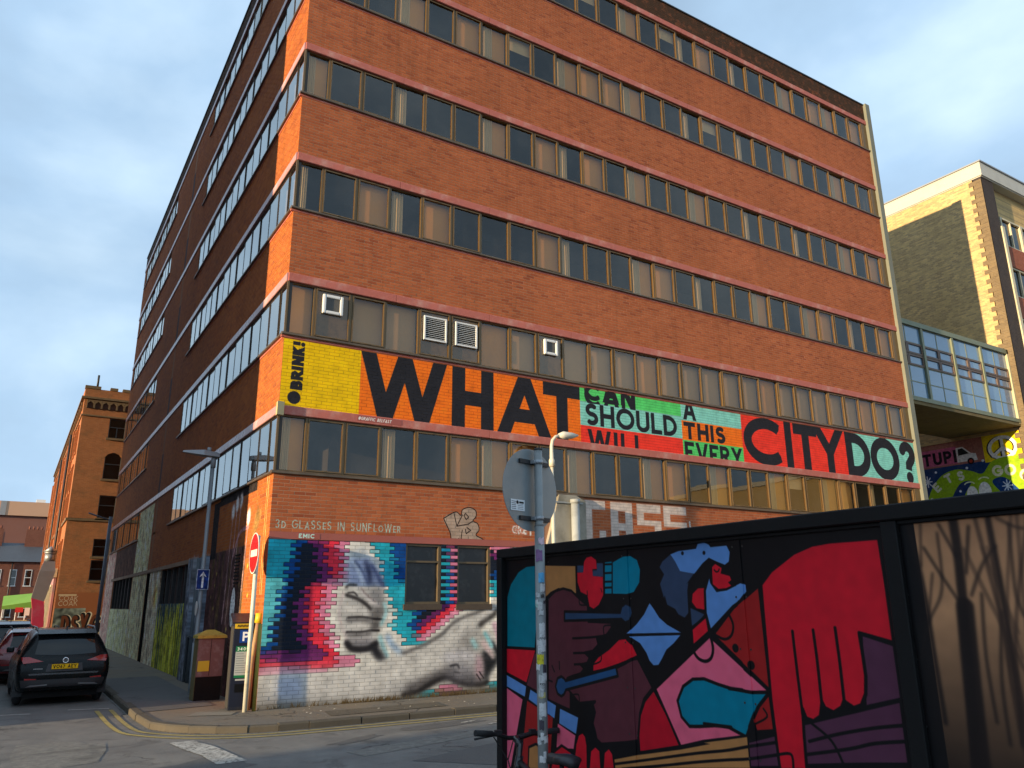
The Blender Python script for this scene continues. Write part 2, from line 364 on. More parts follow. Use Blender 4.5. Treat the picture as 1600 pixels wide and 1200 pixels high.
# outlines of the painted murals in metres on their walls
HOARD=[
('p','teal',1,[(0.083,2.044),(0.136,2.139),(0.252,2.23),(0.365,2.265),(0.486,2.268),(0.492,1.818),(0.468,1.68),(0.079,1.675)]),
('p','tan',0,[(0.619,2.256),(0.978,2.238),(0.978,2.058),(0.905,2.078),(0.773,2.097),(0.674,2.071),(0.616,2.039)]),
('p','maroon',1,[(0.642,2.028),(0.733,2.076),(0.83,2.092),(0.924,2.076),(1.012,2.025),(1.102,1.978),(1.105,1.877),(1.343,1.875),(1.344,1.841),(1.289,1.797),(1.189,1.774),(1.203,1.735),(1.142,1.694),(1.056,1.68),(1.106,1.653),(1.078,1.617),(1.008,1.603),(1.045,1.58),(1.005,1.548),(0.916,1.527),(0.851,1.508),(0.83,1.446),(0.884,1.43),(0.879,1.311),(0.618,1.351)]),
('l','k',9,[(0.927,1.766),(1.105,1.777),(1.256,1.791)]),
('l','k',9,[(0.932,1.672),(1.099,1.682)]),
('l','k',9,[(0.937,1.601),(1.078,1.612)]),
('l','k',6,[(1.265,1.798),(1.268,1.85),(1.35,1.858)]),
('l','k',6,[(1.013,2.035),(1.019,1.985),(1.107,1.983)]),
('l','k',7,[(0.675,1.578),(0.703,1.541)]),
('l','k',7,[(0.763,1.609),(0.764,1.561)]),
('l','k',7,[(0.633,1.48),(0.675,1.474)]),
('p','maroon',1,[(0.842,1.497),(1.388,1.611),(1.543,1.666),(1.58,1.672),(1.702,1.515),(1.62,1.447),(1.578,1.364),(1.552,1.212),(1.449,1.19),(1.2,1.148),(1.153,1.17),(1.139,1.215),(1.117,1.259),(1.146,1.328),(1.124,1.373),(1.15,1.39),(0.979,1.364),(0.875,1.429)]),
('l','k',6,[(0.892,1.406),(0.972,1.416),(0.979,1.364)]),
('p','slate',0,[(1.002,2.24),(1.07,2.237),(1.068,2.192),(0.999,2.195)]),
('p','slate',0,[(1.217,2.247),(1.281,2.244),(1.279,2.158),(1.166,2.166),(1.172,2.202),(1.214,2.201)]),
('p','red',0,[(1.079,2.263),(1.107,2.288),(1.16,2.293),(1.21,2.268),(1.215,2.211),(1.167,2.21),(1.17,2.166),(1.276,2.157),(1.272,2.042),(1.222,1.983),(1.166,1.958),(1.124,1.973),(1.105,2.044),(1.032,2.066),(1.0,2.129),(0.999,2.193),(1.066,2.192)]),
('l','k',5,[(1.105,2.044),(1.103,2.07)]),
('l','k',5,[(1.26,2.063),(1.251,2.083)]),
('p','teal2',0,[(1.302,2.248),(1.371,2.25),(1.358,2.051),(1.292,2.052)]),
('l','k',8,[(1.297,2.235),(1.373,2.234)]),
('l','k',8,[(1.294,2.18),(1.369,2.18)]),
('l','k',8,[(1.291,2.126),(1.366,2.126)]),
('l','k',8,[(1.288,2.088),(1.363,2.089)]),
('p','teal2',0,[(1.383,2.244),(1.481,2.274),(1.558,2.275),(1.617,2.248),(1.642,2.19),(1.629,2.114),(1.573,2.058),(1.511,2.047),(1.37,2.051)]),
('p','navy',1,[(0.839,1.939),(1.434,1.936),(1.452,1.973),(1.499,1.992),(1.544,1.977),(1.556,1.935),(1.53,1.888),(1.483,1.873),(1.446,1.896),(0.836,1.878)]),
('p','red',0,[(1.141,1.574),(1.146,1.616),(1.199,1.657),(1.316,1.711),(1.414,1.772),(1.476,1.778),(1.534,1.748),(1.574,1.69),(1.498,1.663),(1.389,1.631),(1.26,1.598)]),
('l','k',6,[(1.143,1.613),(1.222,1.639),(1.227,1.688)]),
('p','blue2',1,[(0.832,1.491),(1.372,1.612),(1.387,1.559),(0.833,1.434),(0.81,1.404),(0.778,1.389),(0.735,1.402),(0.712,1.446),(0.739,1.5),(0.783,1.515),(0.814,1.505)]),
('p','blue',0,[(1.713,1.991),(1.746,1.959),(1.79,1.909),(1.855,1.87),(1.963,1.83),(1.494,1.812),(1.588,1.87),(1.658,1.926)]),
('p','blue',0,[(1.515,1.796),(1.958,1.816),(1.899,1.77),(1.836,1.733),(1.791,1.678),(1.761,1.646),(1.719,1.641),(1.687,1.664),(1.662,1.708),(1.609,1.76)]),
('p','slate',0,[(1.917,2.266),(1.845,2.228),(1.818,2.197),(1.853,2.154),(1.814,2.1),(1.83,2.054),(1.841,2.018),(1.849,2.036),(1.865,1.982),(1.929,1.959),(1.953,1.929),(2.002,1.912),(2.033,1.938),(2.036,2.06),(2.049,2.104),(2.033,2.095),(2.102,2.155),(1.988,2.168),(1.953,2.223)]),
('p','blue',0,[(1.917,2.266),(1.985,2.281),(2.127,2.286),(2.142,2.311),(2.186,2.32),(2.227,2.302),(2.238,2.288),(2.356,2.289),(2.375,2.254),(2.363,2.204),(2.333,2.189),(2.277,2.208),(2.22,2.232),(2.169,2.204),(2.101,2.15),(1.988,2.168),(1.953,2.223)]),
('p','red',1,[(2.178,2.079),(2.119,2.078),(2.07,2.046),(2.058,1.994),(2.095,1.955),(2.167,1.946)]),
('p','slate',0,[(2.052,1.964),(2.155,1.93),(2.113,1.896),(2.055,1.868)]),
('p','red',1,[(2.05,1.852),(2.17,1.924),(2.182,1.839),(2.051,1.759)]),
('p','dred2',1,[(2.209,1.825),(2.368,1.965),(2.554,2.076),(2.567,1.569)]),
('p','blue',1,[(2.218,2.151),(2.172,2.058),(2.166,1.939),(2.192,1.843),(2.368,1.971),(2.425,1.999),(2.476,2.044),(2.473,2.089),(2.436,2.098),(2.372,2.077),(2.331,2.063),(2.261,2.056),(2.224,2.099)]),
('p','red',0,[(2.239,2.18),(2.264,2.196),(2.308,2.173),(2.299,2.144),(2.361,2.129),(2.37,2.108),(2.346,2.096),(2.367,2.079),(2.331,2.067),(2.274,2.064),(2.235,2.09)]),
('l','k',5,[(2.254,2.165),(2.267,2.154),(2.283,2.157),(2.289,2.167)]),
('l','k',9,[(2.33,1.939),(2.358,1.88),(2.34,1.826),(2.287,1.805),(2.217,1.829)]),
('p','dred',1,[(1.708,1.507),(1.626,1.439),(1.577,1.355),(1.554,1.239),(1.558,1.148),(1.903,1.228),(1.812,1.379)]),
('p','pink',1,[(2.183,1.818),(2.56,1.569),(2.388,1.34),(2.087,1.278),(1.907,1.228),(1.723,1.514)]),
('p','teal2',1,[(1.903,1.464),(1.955,1.544),(2.034,1.587),(2.119,1.595),(2.222,1.574),(2.31,1.561),(2.385,1.56),(2.292,1.56),(2.456,1.554),(2.559,1.564),(2.477,1.486),(2.437,1.424),(2.387,1.338),(2.271,1.37),(2.096,1.367),(2.289,1.372),(2.177,1.367),(2.059,1.349),(1.985,1.341),(1.927,1.383)]),
('l','k',11,[(2.049,1.738),(2.087,1.698),(2.14,1.686),(2.184,1.707),(2.202,1.757),(2.189,1.818)]),
('p','dred2',1,[(2.559,1.561),(2.485,1.492),(2.438,1.424),(2.456,1.369),(2.569,1.388)]),
('l','k',6,[(2.512,1.484),(2.531,1.448),(2.456,1.408)]),
('p','plum',1,[(3.107,1.855),(3.262,1.814),(3.265,1.594),(3.084,1.545)]),
('p','plum',1,[(2.727,1.436),(3.259,1.591),(3.259,1.33),(2.702,1.244)]),
('p','plum',1,[(2.392,1.318),(2.574,1.374),(2.583,1.226),(2.393,1.196)]),
('p','tan',0,[(1.321,1.078),(1.538,1.133),(1.899,1.212),(2.133,1.272),(2.086,1.272),(2.39,1.338),(2.393,1.196),(2.074,1.147),(1.302,1.028)]),
('l','k',9,[(1.319,1.052),(1.614,1.118),(2.009,1.208),(2.244,1.256),(2.397,1.295),(2.591,1.341)]),
('l','k',9,[(1.393,1.037),(1.748,1.109),(2.005,1.164),(2.239,1.21),(2.39,1.237),(2.591,1.286)]),
('l','k',9,[(2.768,1.367),(2.931,1.418),(3.116,1.465),(3.262,1.493)]),
('l','k',9,[(2.748,1.308),(2.981,1.364),(3.107,1.402),(3.262,1.431)]),
('l','k',9,[(2.748,1.261),(3.028,1.308),(3.256,1.342)]),
('l','k',8,[(2.791,1.448),(2.892,1.384),(2.947,1.282)]),
('p','red',1,[(2.569,2.081),(2.641,2.146),(2.789,2.226),(2.898,2.258),(3.0,2.267),(3.255,2.267),(3.261,2.047),(3.262,1.821),(3.099,1.858),(3.104,1.76),(3.106,1.676),(3.095,1.601),(3.067,1.553),(3.028,1.538),(2.996,1.554),(2.981,1.563),(2.965,1.534),(2.92,1.508),(2.875,1.523),(2.862,1.548),(2.845,1.483),(2.805,1.459),(2.765,1.467),(2.749,1.507),(2.742,1.384),(2.739,1.24),(2.582,1.216),(2.566,1.525),(2.567,1.949)]),
('l','k',10,[(2.735,1.856),(2.739,1.682),(2.746,1.483)]),
('l','k',10,[(2.855,1.864),(2.86,1.729),(2.86,1.547)]),
('l','k',10,[(2.977,1.877),(2.981,1.735),(2.981,1.559)]),
('l','k',8,[(2.584,1.285),(2.657,1.295),(2.662,1.228)]),
('d','k',10,[(2.361,1.763)]),
('d','k',10,[(2.459,1.684)]),
('d','k',5,[(2.017,2.267)]),
('d','k',5,[(2.186,2.26)]),
('p','red',0,[(0.079,1.664),(0.467,1.669),(0.346,1.445),(0.078,1.498)]),
('p','maroon',0,[(0.456,1.642),(0.494,1.654),(0.501,1.398),(0.35,1.427)]),
('p','blue',0,[(0.077,1.476),(0.341,1.417),(0.323,1.346),(0.076,1.397)]),
('p','blue',0,[(0.398,1.4),(0.713,1.324),(0.691,1.241),(0.375,1.334)]),
('p','blue',0,[(0.76,1.309),(0.962,1.275),(0.934,1.174),(0.747,1.217)]),
('p','pink',0,[(0.076,1.385),(0.292,1.325),(0.119,0.835),(0.07,0.827)]),
('p','dred2',0,[(0.354,1.322),(0.672,1.244),(0.622,0.913),(0.26,0.857)]),
('p','pink',0,[(0.731,1.213),(0.926,1.163),(0.903,1.08),(0.709,1.062)]),
('p','tan',1,[(0.354,0.871),(0.368,1.018),(0.46,1.051),(0.539,1.031),(0.515,0.896)]),
('p','red',1,[(0.632,0.915),(0.674,1.029),(0.769,1.082),(0.876,1.057),(0.888,0.954)]),
('p','red',1,[(0.894,0.955),(0.927,1.112),(0.96,1.174),(1.004,1.194),(1.037,1.174),(1.051,1.119),(1.047,0.979)]),
('p','red',1,[(1.06,0.981),(1.083,1.096),(1.134,1.129),(1.182,1.109),(1.188,1.001)]),
('p','red',1,[(1.204,1.004),(1.221,1.106),(1.271,1.138),(1.308,1.109),(1.32,1.022)]),
]
FOREST=[
(30,[(3.597,2.345),(3.596,2.173),(3.583,1.954),(3.568,1.7),(3.536,1.372)]),
(55,[(3.591,1.971),(3.573,1.7),(3.557,1.376)]),
(14,[(3.398,2.331),(3.419,2.173),(3.431,2.025),(3.435,1.777),(3.441,1.522)]),
(16,[(3.736,2.332),(3.741,2.165),(3.743,1.955),(3.739,1.672),(3.728,1.478)]),
(8,[(3.455,2.213),(3.514,2.096),(3.568,1.997)]),
(8,[(3.533,2.305),(3.564,2.229),(3.591,2.164)]),
(8,[(3.747,2.2),(3.682,2.125),(3.624,2.014)]),
(6,[(3.335,2.293),(3.329,2.045),(3.324,1.682),(3.313,1.422)]),
(7,[(3.523,2.269),(3.508,2.042),(3.426,1.9),(3.359,1.72)]),
(6,[(3.456,2.311),(3.433,2.135)]),
(9,[(3.656,2.285),(3.617,2.101)]),
(7,[(3.811,2.281),(3.793,2.037),(3.808,1.939)]),
(6,[(3.765,2.311),(3.826,2.271),(3.863,2.26)]),
(8,[(3.665,2.022),(3.643,1.787),(3.644,1.545)]),
(10,[(3.325,1.953),(3.337,1.772),(3.355,1.512)]),
(6,[(3.426,1.9),(3.478,2.106)]),
(8,[(3.73,1.955),(3.688,1.708),(3.68,1.471)]),
]
BANDS=[
('pink',[(-0.377,3.324),(1.636,3.4),(1.643,3.269),(1.638,2.813),(1.721,2.556),(1.456,2.376),(1.38,2.048),(1.301,1.801),(1.381,1.553),(1.475,1.305),(1.556,1.059),(2.064,0.917),(1.989,0.761),(1.454,0.75),(1.261,0.688),(-0.159,0.668)]),
('red',[(-0.377,3.324),(1.428,3.392),(1.435,3.262),(1.487,2.81),(1.501,2.554),(1.187,2.374),(1.14,2.05),(1.102,1.803),(1.183,1.557),(1.276,1.311),(1.462,1.063),(1.632,0.886),(1.32,0.792),(-0.159,0.668)]),
('purple',[(-0.377,3.324),(1.127,3.381),(1.135,3.252),(1.229,2.805),(1.288,2.488),(0.898,2.348),(0.904,2.051),(0.803,1.807),(0.896,1.563),(0.963,1.321),(1.141,1.171),(1.28,1.021),(0.925,0.928),(-0.159,0.668)]),
('navy',[(-0.377,3.324),(0.873,3.371),(0.881,3.243),(1.001,2.801),(1.044,2.549),(0.793,2.36),(0.658,2.052),(0.573,1.811),(0.691,1.568),(0.707,1.328),(0.834,1.145),(0.789,1.064),(-0.159,0.668)]),
('blue',[(-0.377,3.324),(0.701,3.365),(0.709,3.238),(0.608,2.793),(0.514,2.297),(0.359,1.814),(0.27,1.341),(0.251,1.096),(-0.159,0.668)]),
('teal',[(-0.377,3.324),(0.557,3.359),(0.566,3.233),(0.454,2.79),(0.286,2.297),(0.172,1.816),(0.037,1.348),(-0.082,1.178),(-0.159,0.668)]),
('teal3',[(-0.307,2.474),(0.374,2.48),(0.156,1.228),(-0.206,1.24)]),
('purple',[(-0.195,1.101),(0.409,1.125),(0.85,1.097),(1.176,1.025),(1.188,0.834),(-0.178,0.895)]),
('red',[(-0.184,0.975),(1.445,0.906),(1.456,0.702),(-0.169,0.781)]),
('pink',[(-0.175,0.861),(1.386,0.789),(1.397,0.586),(-0.159,0.668)]),
('white',[(-0.165,0.736),(1.994,0.651),(2.028,-0.048),(-0.109,0.05)]),
('teal',[(2.075,3.417),(2.389,2.827),(2.429,2.564),(2.589,2.172),(2.611,1.977),(2.808,1.78),(2.684,1.589),(2.88,1.392),(3.016,1.26),(2.932,1.135),(3.406,1.119),(4.978,2.028),(4.975,3.526)]),
('blue',[(2.615,3.437),(2.727,2.833),(2.751,2.567),(3.074,2.237),(3.187,1.972),(3.24,1.709),(3.08,1.581),(3.34,1.354),(4.002,2.034),(5.666,2.598),(5.674,3.552)]),
('teal',[(2.742,2.408),(3.066,2.504),(3.083,1.96),(2.67,1.963)]),
('navy',[(3.407,3.467),(3.446,1.904),(3.318,1.616),(3.26,1.538),(3.846,1.967),(5.666,2.598),(5.674,3.552)]),
('purple',[(3.878,1.967),(3.648,1.795),(3.393,1.614),(3.26,1.538),(3.294,1.382),(4.322,1.964),(4.978,2.168),(4.32,2.169)]),
('red',[(4.067,1.966),(3.819,1.793),(3.576,1.611),(3.263,1.434),(3.266,1.317),(4.01,1.563),(4.978,1.973)]),
('pink',[(4.516,1.99),(4.132,1.884),(4.022,1.791),(3.807,1.607),(3.268,1.253),(3.268,1.227),(3.523,1.245),(4.026,1.589),(4.729,1.988)]),
('white',[(4.729,1.988),(4.244,1.788),(4.026,1.589),(3.703,1.411),(3.478,1.26),(4.025,0.706),(5.648,0.633),(5.662,2.167)]),
('teal',[(3.85,3.484),(4.027,3.49),(4.051,1.966),(3.878,1.967)]),
('blue',[(3.934,3.275),(4.062,3.279),(4.083,1.966),(4.004,1.966)]),
('red',[(4.059,3.492),(4.157,3.495),(4.178,1.965),(4.083,1.966)]),
('pink',[(4.14,3.495),(4.239,3.498),(4.258,1.964),(4.162,1.965)]),
('pink',[(5.096,3.531),(5.674,3.552),(5.67,3.138),(5.096,3.123)]),
('purple',[(5.096,3.123),(5.67,3.138),(5.668,2.933),(5.096,2.921)]),
('navy',[(5.096,2.921),(5.668,2.933),(5.667,2.714),(5.096,2.706)]),
('blue',[(5.096,2.706),(5.667,2.714),(5.665,2.526),(5.096,2.521)]),
('teal',[(5.096,2.521),(5.665,2.526),(5.662,2.139),(5.096,2.14)]),
('white',[(5.096,2.14),(5.662,2.139),(5.66,1.954),(5.096,1.958)]),
('pink',[(3.806,0.327),(4.353,0.296),(4.354,0.186),(3.808,0.219)]),
('brown',[(3.808,0.219),(4.466,0.179),(4.467,0.033),(3.811,0.075)]),
('teal',[(3.341,0.273),(3.807,0.246),(3.811,0.075),(3.241,0.111)]),
('teal',[(4.987,0.26),(5.173,0.344),(5.433,0.406),(5.431,0.065),(4.942,0.095)]),
]
SOFT=[
('p',(182,184,208),0,9,[(1.676,2.857),(1.787,2.943),(2.124,2.95),(2.238,2.748),(2.431,2.558),(2.488,2.33),(2.049,2.321),(1.704,2.327),(1.659,2.549)]),
('p',(204,206,206),0,5,[(1.769,3.038),(1.881,3.125),(2.038,3.122),(2.137,2.951),(1.788,2.919)]),
('l',(226,226,236),22,7,[(1.752,2.882),(1.876,2.694),(2.02,2.387)]),
('p',(60,62,90),0,7,[(2.001,2.899),(2.081,2.87),(2.203,2.651),(2.203,2.353),(2.116,2.423),(2.064,2.673)]),
('l',(96,102,136),26,8,[(2.185,2.771),(2.353,2.533),(2.452,2.354)]),
('l',(112,118,146),12,5,[(1.817,2.86),(2.009,2.625),(2.136,2.388)]),
('p',(180,176,170),0,7,[(1.646,2.327),(1.945,2.345),(2.467,2.33),(2.52,1.796),(2.401,1.68),(2.385,1.448),(2.36,1.241),(2.206,1.127),(1.904,1.103),(1.72,1.193),(1.694,1.396),(1.577,1.558),(1.524,1.809),(1.59,2.107)]),
('l',(206,190,186),14,6,[(1.596,2.222),(1.532,1.923),(1.535,1.74),(1.608,1.534),(1.696,1.374),(1.711,1.215)]),
('p',(140,138,138),0,10,[(2.152,2.317),(2.467,2.318),(2.496,1.914),(2.22,1.963)]),
('l',(222,216,208),46,13,[(1.649,1.922),(1.864,1.897),(2.123,1.824)]),
('l',(222,216,208),46,12,[(1.692,1.589),(1.905,1.578),(2.159,1.603)]),
('l',(214,208,202),42,12,[(1.796,1.348),(1.994,1.32),(2.195,1.36)]),
('p',(216,212,204),0,6,[(1.661,2.315),(1.842,2.351),(1.897,2.269),(1.825,2.176),(1.699,2.18),(1.65,2.246)]),
('l',(92,88,86),14,4,[(1.646,2.327),(1.714,2.381),(1.866,2.377)]),
('l',(56,52,52),20,5,[(1.664,2.176),(1.828,2.129),(1.97,2.07),(2.116,1.976),(2.202,1.893)]),
('l',(214,206,202),22,7,[(2.015,2.222),(2.19,2.057),(2.376,1.962)]),
('l',(150,138,136),10,4,[(1.972,2.316),(2.107,2.175),(2.294,2.045)]),
('l',(70,66,66),10,3,[(1.696,2.222),(1.823,2.227),(1.889,2.164)]),
('p',(98,94,92),0,11,[(2.184,1.893),(2.482,1.949),(2.506,1.667),(2.193,1.707)]),
('p',(86,82,80),0,9,[(2.233,1.671),(2.42,1.652),(2.402,1.459),(2.202,1.498)]),
('l',(38,34,35),13,3,[(1.722,1.728),(1.999,1.735),(2.283,1.701),(2.487,1.686)]),
('l',(40,36,37),12,3,[(1.706,1.45),(2.013,1.443),(2.216,1.47),(2.402,1.466)]),
('l',(120,116,114),26,8,[(1.725,1.678),(2.002,1.682),(2.208,1.655)]),
('l',(120,116,114),24,8,[(1.739,1.404),(2.015,1.397),(2.218,1.424)]),
('p',(128,124,128),0,9,[(1.744,1.305),(2.197,1.314),(2.341,1.253),(2.154,1.133),(1.826,1.167)]),
('l',(38,36,40),36,7,[(1.723,1.238),(1.84,1.126),(2.155,1.115),(2.351,1.213)]),
('l',(150,198,204),26,8,[(2.434,1.331),(2.501,1.144),(2.6,0.956)]),
('p',(30,30,36),0,7,[(2.205,1.143),(2.36,1.222),(2.452,1.077),(2.615,0.882),(2.422,0.85),(2.289,0.973)]),
('l',(150,172,194),36,10,[(2.606,1.326),(2.737,1.148),(2.941,0.978)]),
('l',(160,208,212),18,7,[(2.501,2.008),(2.545,1.819),(2.449,1.586)]),
('p',(190,185,177),0,8,[(-0.098,0.642),(1.996,0.603),(2.966,0.998),(3.214,1.061),(3.592,1.232),(3.982,1.427),(4.157,1.593),(4.473,1.742),(4.844,1.834),(5.08,1.95),(5.199,1.953),(5.228,1.81),(5.08,1.694),(4.845,1.542),(4.822,1.388),(5.033,1.305),(5.316,1.064),(5.316,0.832),(5.08,0.575),(5.01,0.315),(4.827,0.269),(4.375,0.304),(4.175,0.398),(3.998,0.447),(3.719,0.39),(3.301,0.196),(2.993,0.162),(-0.053,0.079)]),
('l',(216,211,203),150,40,[(-0.03,0.525),(2.006,0.409),(3.392,0.728),(3.922,1.036),(4.475,1.53)]),
('p',(150,148,148),0,22,[(-0.035,0.301),(2.018,0.168),(2.988,0.338),(3.4,0.404),(3.676,0.388),(2.993,0.162),(-0.053,0.079)]),
('l',(112,108,106),20,7,[(2.966,0.998),(3.381,1.128),(3.808,1.319),(4.157,1.593),(4.473,1.722),(4.867,1.834),(5.08,1.934)]),
('l',(128,125,122),10,4,[(3.592,1.232),(3.808,1.319),(3.96,1.408)]),
('l',(86,82,82),70,18,[(3.114,0.243),(3.611,0.428),(3.889,0.513),(4.085,0.512),(4.307,0.409),(4.826,0.344)]),
('l',(38,35,36),28,7,[(2.993,0.173),(3.301,0.221),(3.612,0.363),(3.868,0.458),(4.042,0.467),(4.263,0.367),(4.487,0.307),(4.827,0.273),(4.999,0.325)]),
('l',(70,66,64),34,8,[(4.826,1.532),(4.938,1.622),(5.151,1.736),(5.218,1.84)]),
('l',(218,212,206),40,12,[(4.891,1.716),(5.056,1.832),(5.151,1.89)]),
('p',(96,92,90),0,22,[(4.229,1.251),(4.568,1.346),(4.616,1.087),(4.344,1.04)]),
('l',(150,146,142),40,14,[(4.256,0.949),(4.48,1.016),(4.708,1.084)]),
('p',(116,114,122),0,26,[(3.994,0.7),(4.347,0.796),(4.733,0.629),(4.781,0.346),(4.174,0.462),(3.888,0.522)]),
('l',(206,202,204),50,18,[(3.991,0.867),(4.346,0.908),(4.618,0.841)]),
('p',(28,30,34),0,9,[(4.835,0.966),(5.08,0.823),(5.328,0.87),(5.303,0.737),(5.068,0.5),(4.992,0.307),(4.895,0.462),(4.875,0.774)]),
('p',(200,198,196),0,5,[(4.927,1.337),(5.009,1.383),(5.174,1.204),(5.33,0.967),(5.268,0.863),(5.103,1.052)]),
('p',(206,184,182),0,5,[(4.823,1.157),(4.927,1.221),(5.139,0.993),(5.186,0.799),(5.092,0.803),(4.94,0.981)]),
('p',(36,36,40),0,5,[(5.056,1.208),(5.174,1.156),(5.335,0.909),(5.282,0.786),(5.174,0.992)]),
('p',(36,36,40),0,5,[(4.87,1.002),(5.01,0.921),(5.138,0.763),(5.08,0.746),(4.917,0.886)]),
('p',(184,150,158),0,9,[(4.743,0.931),(4.87,0.812),(4.894,0.528),(4.78,0.365),(4.699,0.593)]),
('l',(140,200,204),24,7,[(4.939,1.346),(5.021,1.228),(5.115,1.071)]),
('l',(212,178,188),40,6,[(5.194,1.525),(5.27,1.338),(5.322,1.141)]),
('l',(160,206,208),30,9,[(4.627,1.201),(4.708,1.075)]),
('l',(44,36,40),7,2,[(4.729,0.498),(4.826,0.372)]),
('l',(44,36,40),7,2,[(4.798,0.542),(4.913,0.405)]),
('l',(60,58,62),12,4,[(4.082,0.696),(4.237,0.717),(4.293,0.65)]),
('l',(80,78,82),9,4,[(4.172,0.581),(4.306,0.538)]),
('p',(184,190,206),0,10,[(0.362,0.679),(0.841,0.654),(0.868,0.246),(0.377,0.278)]),
('p',(100,92,80),0,8,[(-0.06,0.169),(2.02,0.12),(5.343,0.244),(5.342,0.044),(2.028,-0.048),(-0.047,0.013)]),
]

# ------------------------------------------------------------------ the painted walls and panels
PAL = dict(teal=(38,168,186), teal3=(96,196,204), blue=(14,72,140), navy=(26,34,48), purple=(112,40,98), red=(232,52,72), pink=(228,132,160), white=(228,222,210), brown=(120,64,54))
# ground-floor mural: colour bands stepped brick by brick, a pale hand and arm sprayed over them
tmp = Canvas(0, 0, 6.7, 3.4, 40, PAL['white'])
for c, pts in BANDS: tmp.poly(pts, PAL[c])
wall = Canvas(0, .1, 12.0, 4.6, 130)
def cells():
    U, V = np.meshgrid((np.arange(wall.W)+.5)/wall.ppm, .1+(np.arange(wall.H)+.5)/wall.ppm)
    def samp(U, V):
        r = np.floor((V-.1)/.075); off = (r % 2)*.5
        cc = (np.floor(U/.225+off)+.5-off)*.225; rr = .1+(r+.5)*.075
        ix = np.clip((cc*40).astype(int), 0, tmp.W-1); iy = np.clip((rr*40).astype(int), 0, tmp.H-1)
        h = np.sin(np.floor(U/.225+off)*12.9+r*78.2)*43758.5; h = h-np.floor(h)
        return tmp.a[iy, ix, :3], h
    c0, h = samp(U, V); c1, _ = samp(U+.014, V); c2, _ = samp(U, V-.014)
    edge = (np.abs(c0-c1).sum(-1) > .06) | (np.abs(c0-c2).sum(-1) > .06)
    c0 = c0*(.93+.14*h[..., None]); c0[edge] *= .5
    inside = (U < 6.62) & (V < 3.262)
    wall.a[inside, :3] = np.clip(c0[inside], 0, 1); wall.a[inside, 3] = 1
cells()
PPX = 130/62.
for s in SOFT:
    if s[0] == 'p': wall.poly(s[4], s[1], s[3]*.8)
    else: wall.line(s[4], s[2]/62.*.22, s[1], s[3]*.5, True)
wall.rect(0, .1, 6.62, .13, (84,74,58), .8, 6)
# graffiti on the bare brick above it
text(wall, '3d GLaSSeS IN SUNFLoWer', .11, 3.475, .175, .020, (180,216,200), .2, .72, jit=.006, clip=False, small=.8, alpha=.72)
tagp = [(3.86,3.84),(4.16,4.0),(4.30,3.93),(4.34,4.06),(4.52,4.12),(4.68,4.06),(4.70,3.93),(4.62,3.82),(4.74,3.76),(4.78,3.62),(4.70,3.5),(4.88,3.41),(4.90,3.29),(4.16,3.29),(4.02,3.55)]
wall.poly(tagp, (176,158,140), 0, True, .85); wall.line(tagp+[tagp[0]], .022, (28,22,22), 0, True)
for P in ([(4.12,3.98),(4.2,3.68),(4.34,3.94)],[(4.2,3.68),(4.5,3.74),(4.62,3.82)],[(4.42,3.98),(4.5,3.9),(4.44,3.84),(4.38,3.92),(4.42,3.98)],[(4.46,3.66),(4.56,3.6),(4.44,3.52),(4.42,3.62)],[(4.34,3.6),(4.3,3.34)]): wall.line(P, .02, (28,22,22))
text(wall, 'NSK', 4.24, 3.29, .11, .018, (16,14,14), .2, 1, clip=False, jit=.01)
for wd, cc in ((.05,(224,214,204)),(.022,(196,120,96))):
    text(wall, 'GREY', 5.66, 3.56, .22, wd, cc, .03, .7, clip=False)
def blocky(segs, x):
    for (p, q, r_, s_) in segs: wall.rect(x+p, q, x+r_, s_, (214,202,190), .86, 1.2)
for x, segs in ((7.84,[(0,4.28,.66,4.5),(0,3.3,.23,4.28),(.45,3.3,.66,3.75)]),(8.68,[(0,4.28,.72,4.5),(0,3.3,.24,4.28),(.48,3.3,.72,4.28),(.24,3.78,.48,3.96)]),(9.56,[(0,4.28,.84,4.5),(0,3.95,.24,4.28),(.24,3.95,.84,4.08),(.6,3.5,.84,3.95),(0,3.4,.6,3.72)]),(10.5,[(0,4.28,.84,4.5),(0,3.95,.24,4.28),(.24,3.95,.84,4.08),(.6,3.5,.84,3.95),(0,3.4,.6,3.72)])): blocky(segs, x)
wall.line([(11.3,4.05),(11.32,3.6)], .06, (206,192,180)); wall.line([(11.45,4.1),(11.5,3.6)], .06, (206,192,180))
wall.grain(.035, 6)

# lettered banner across the second storey
ban = Canvas(0, 5.93, 22.85, 1.58, 110)
YEL, ORA, GRN, MINT, RED, INK = (246,198,12), (252,120,30), (92,214,112), (140,214,196), (248,62,46), (40,40,46)
B0, B1 = 5.97, 7.455
ban.rect(0, B0, 1.74, B1, YEL); ban.rect(1.74, B0, 7.80, B1, ORA)
ban.rect(7.80, 7.09, 11.40, B1, GRN); ban.rect(7.80, 6.445, 11.40, 7.09, MINT); ban.rect(7.80, B0, 11.40, 6.445, RED)
ban.rect(11.40, 6.985, 13.86, B1, MINT); ban.rect(11.40, 6.42, 13.86, 6.985, ORA); ban.rect(11.40, B0, 13.86, 6.42, GRN)
ban.rect(13.86, B0, 18.85, B1, RED); ban.rect(18.85, B0, 22.84, B1, MINT)
H_ = B1-B0; ST = .35
def big(ch, x0, x1, st=ST):
    gw = GL[ch][0]; sx = max(.01, (x1-x0-st))/(gw*H_); text(ban, ch, x0, B0, H_, st, INK, 0, sx)
for ch, a, b in (('W',1.74,3.88),('H',4.03,5.17),('A',5.28,6.86),('T',6.64,7.80),('C',13.92,15.66),('T',16.22,17.36),('Y',17.22,18.74),('D',18.84,20.14),('O',20.16,21.80),('?',21.86,22.80)): big(ch, a, b)
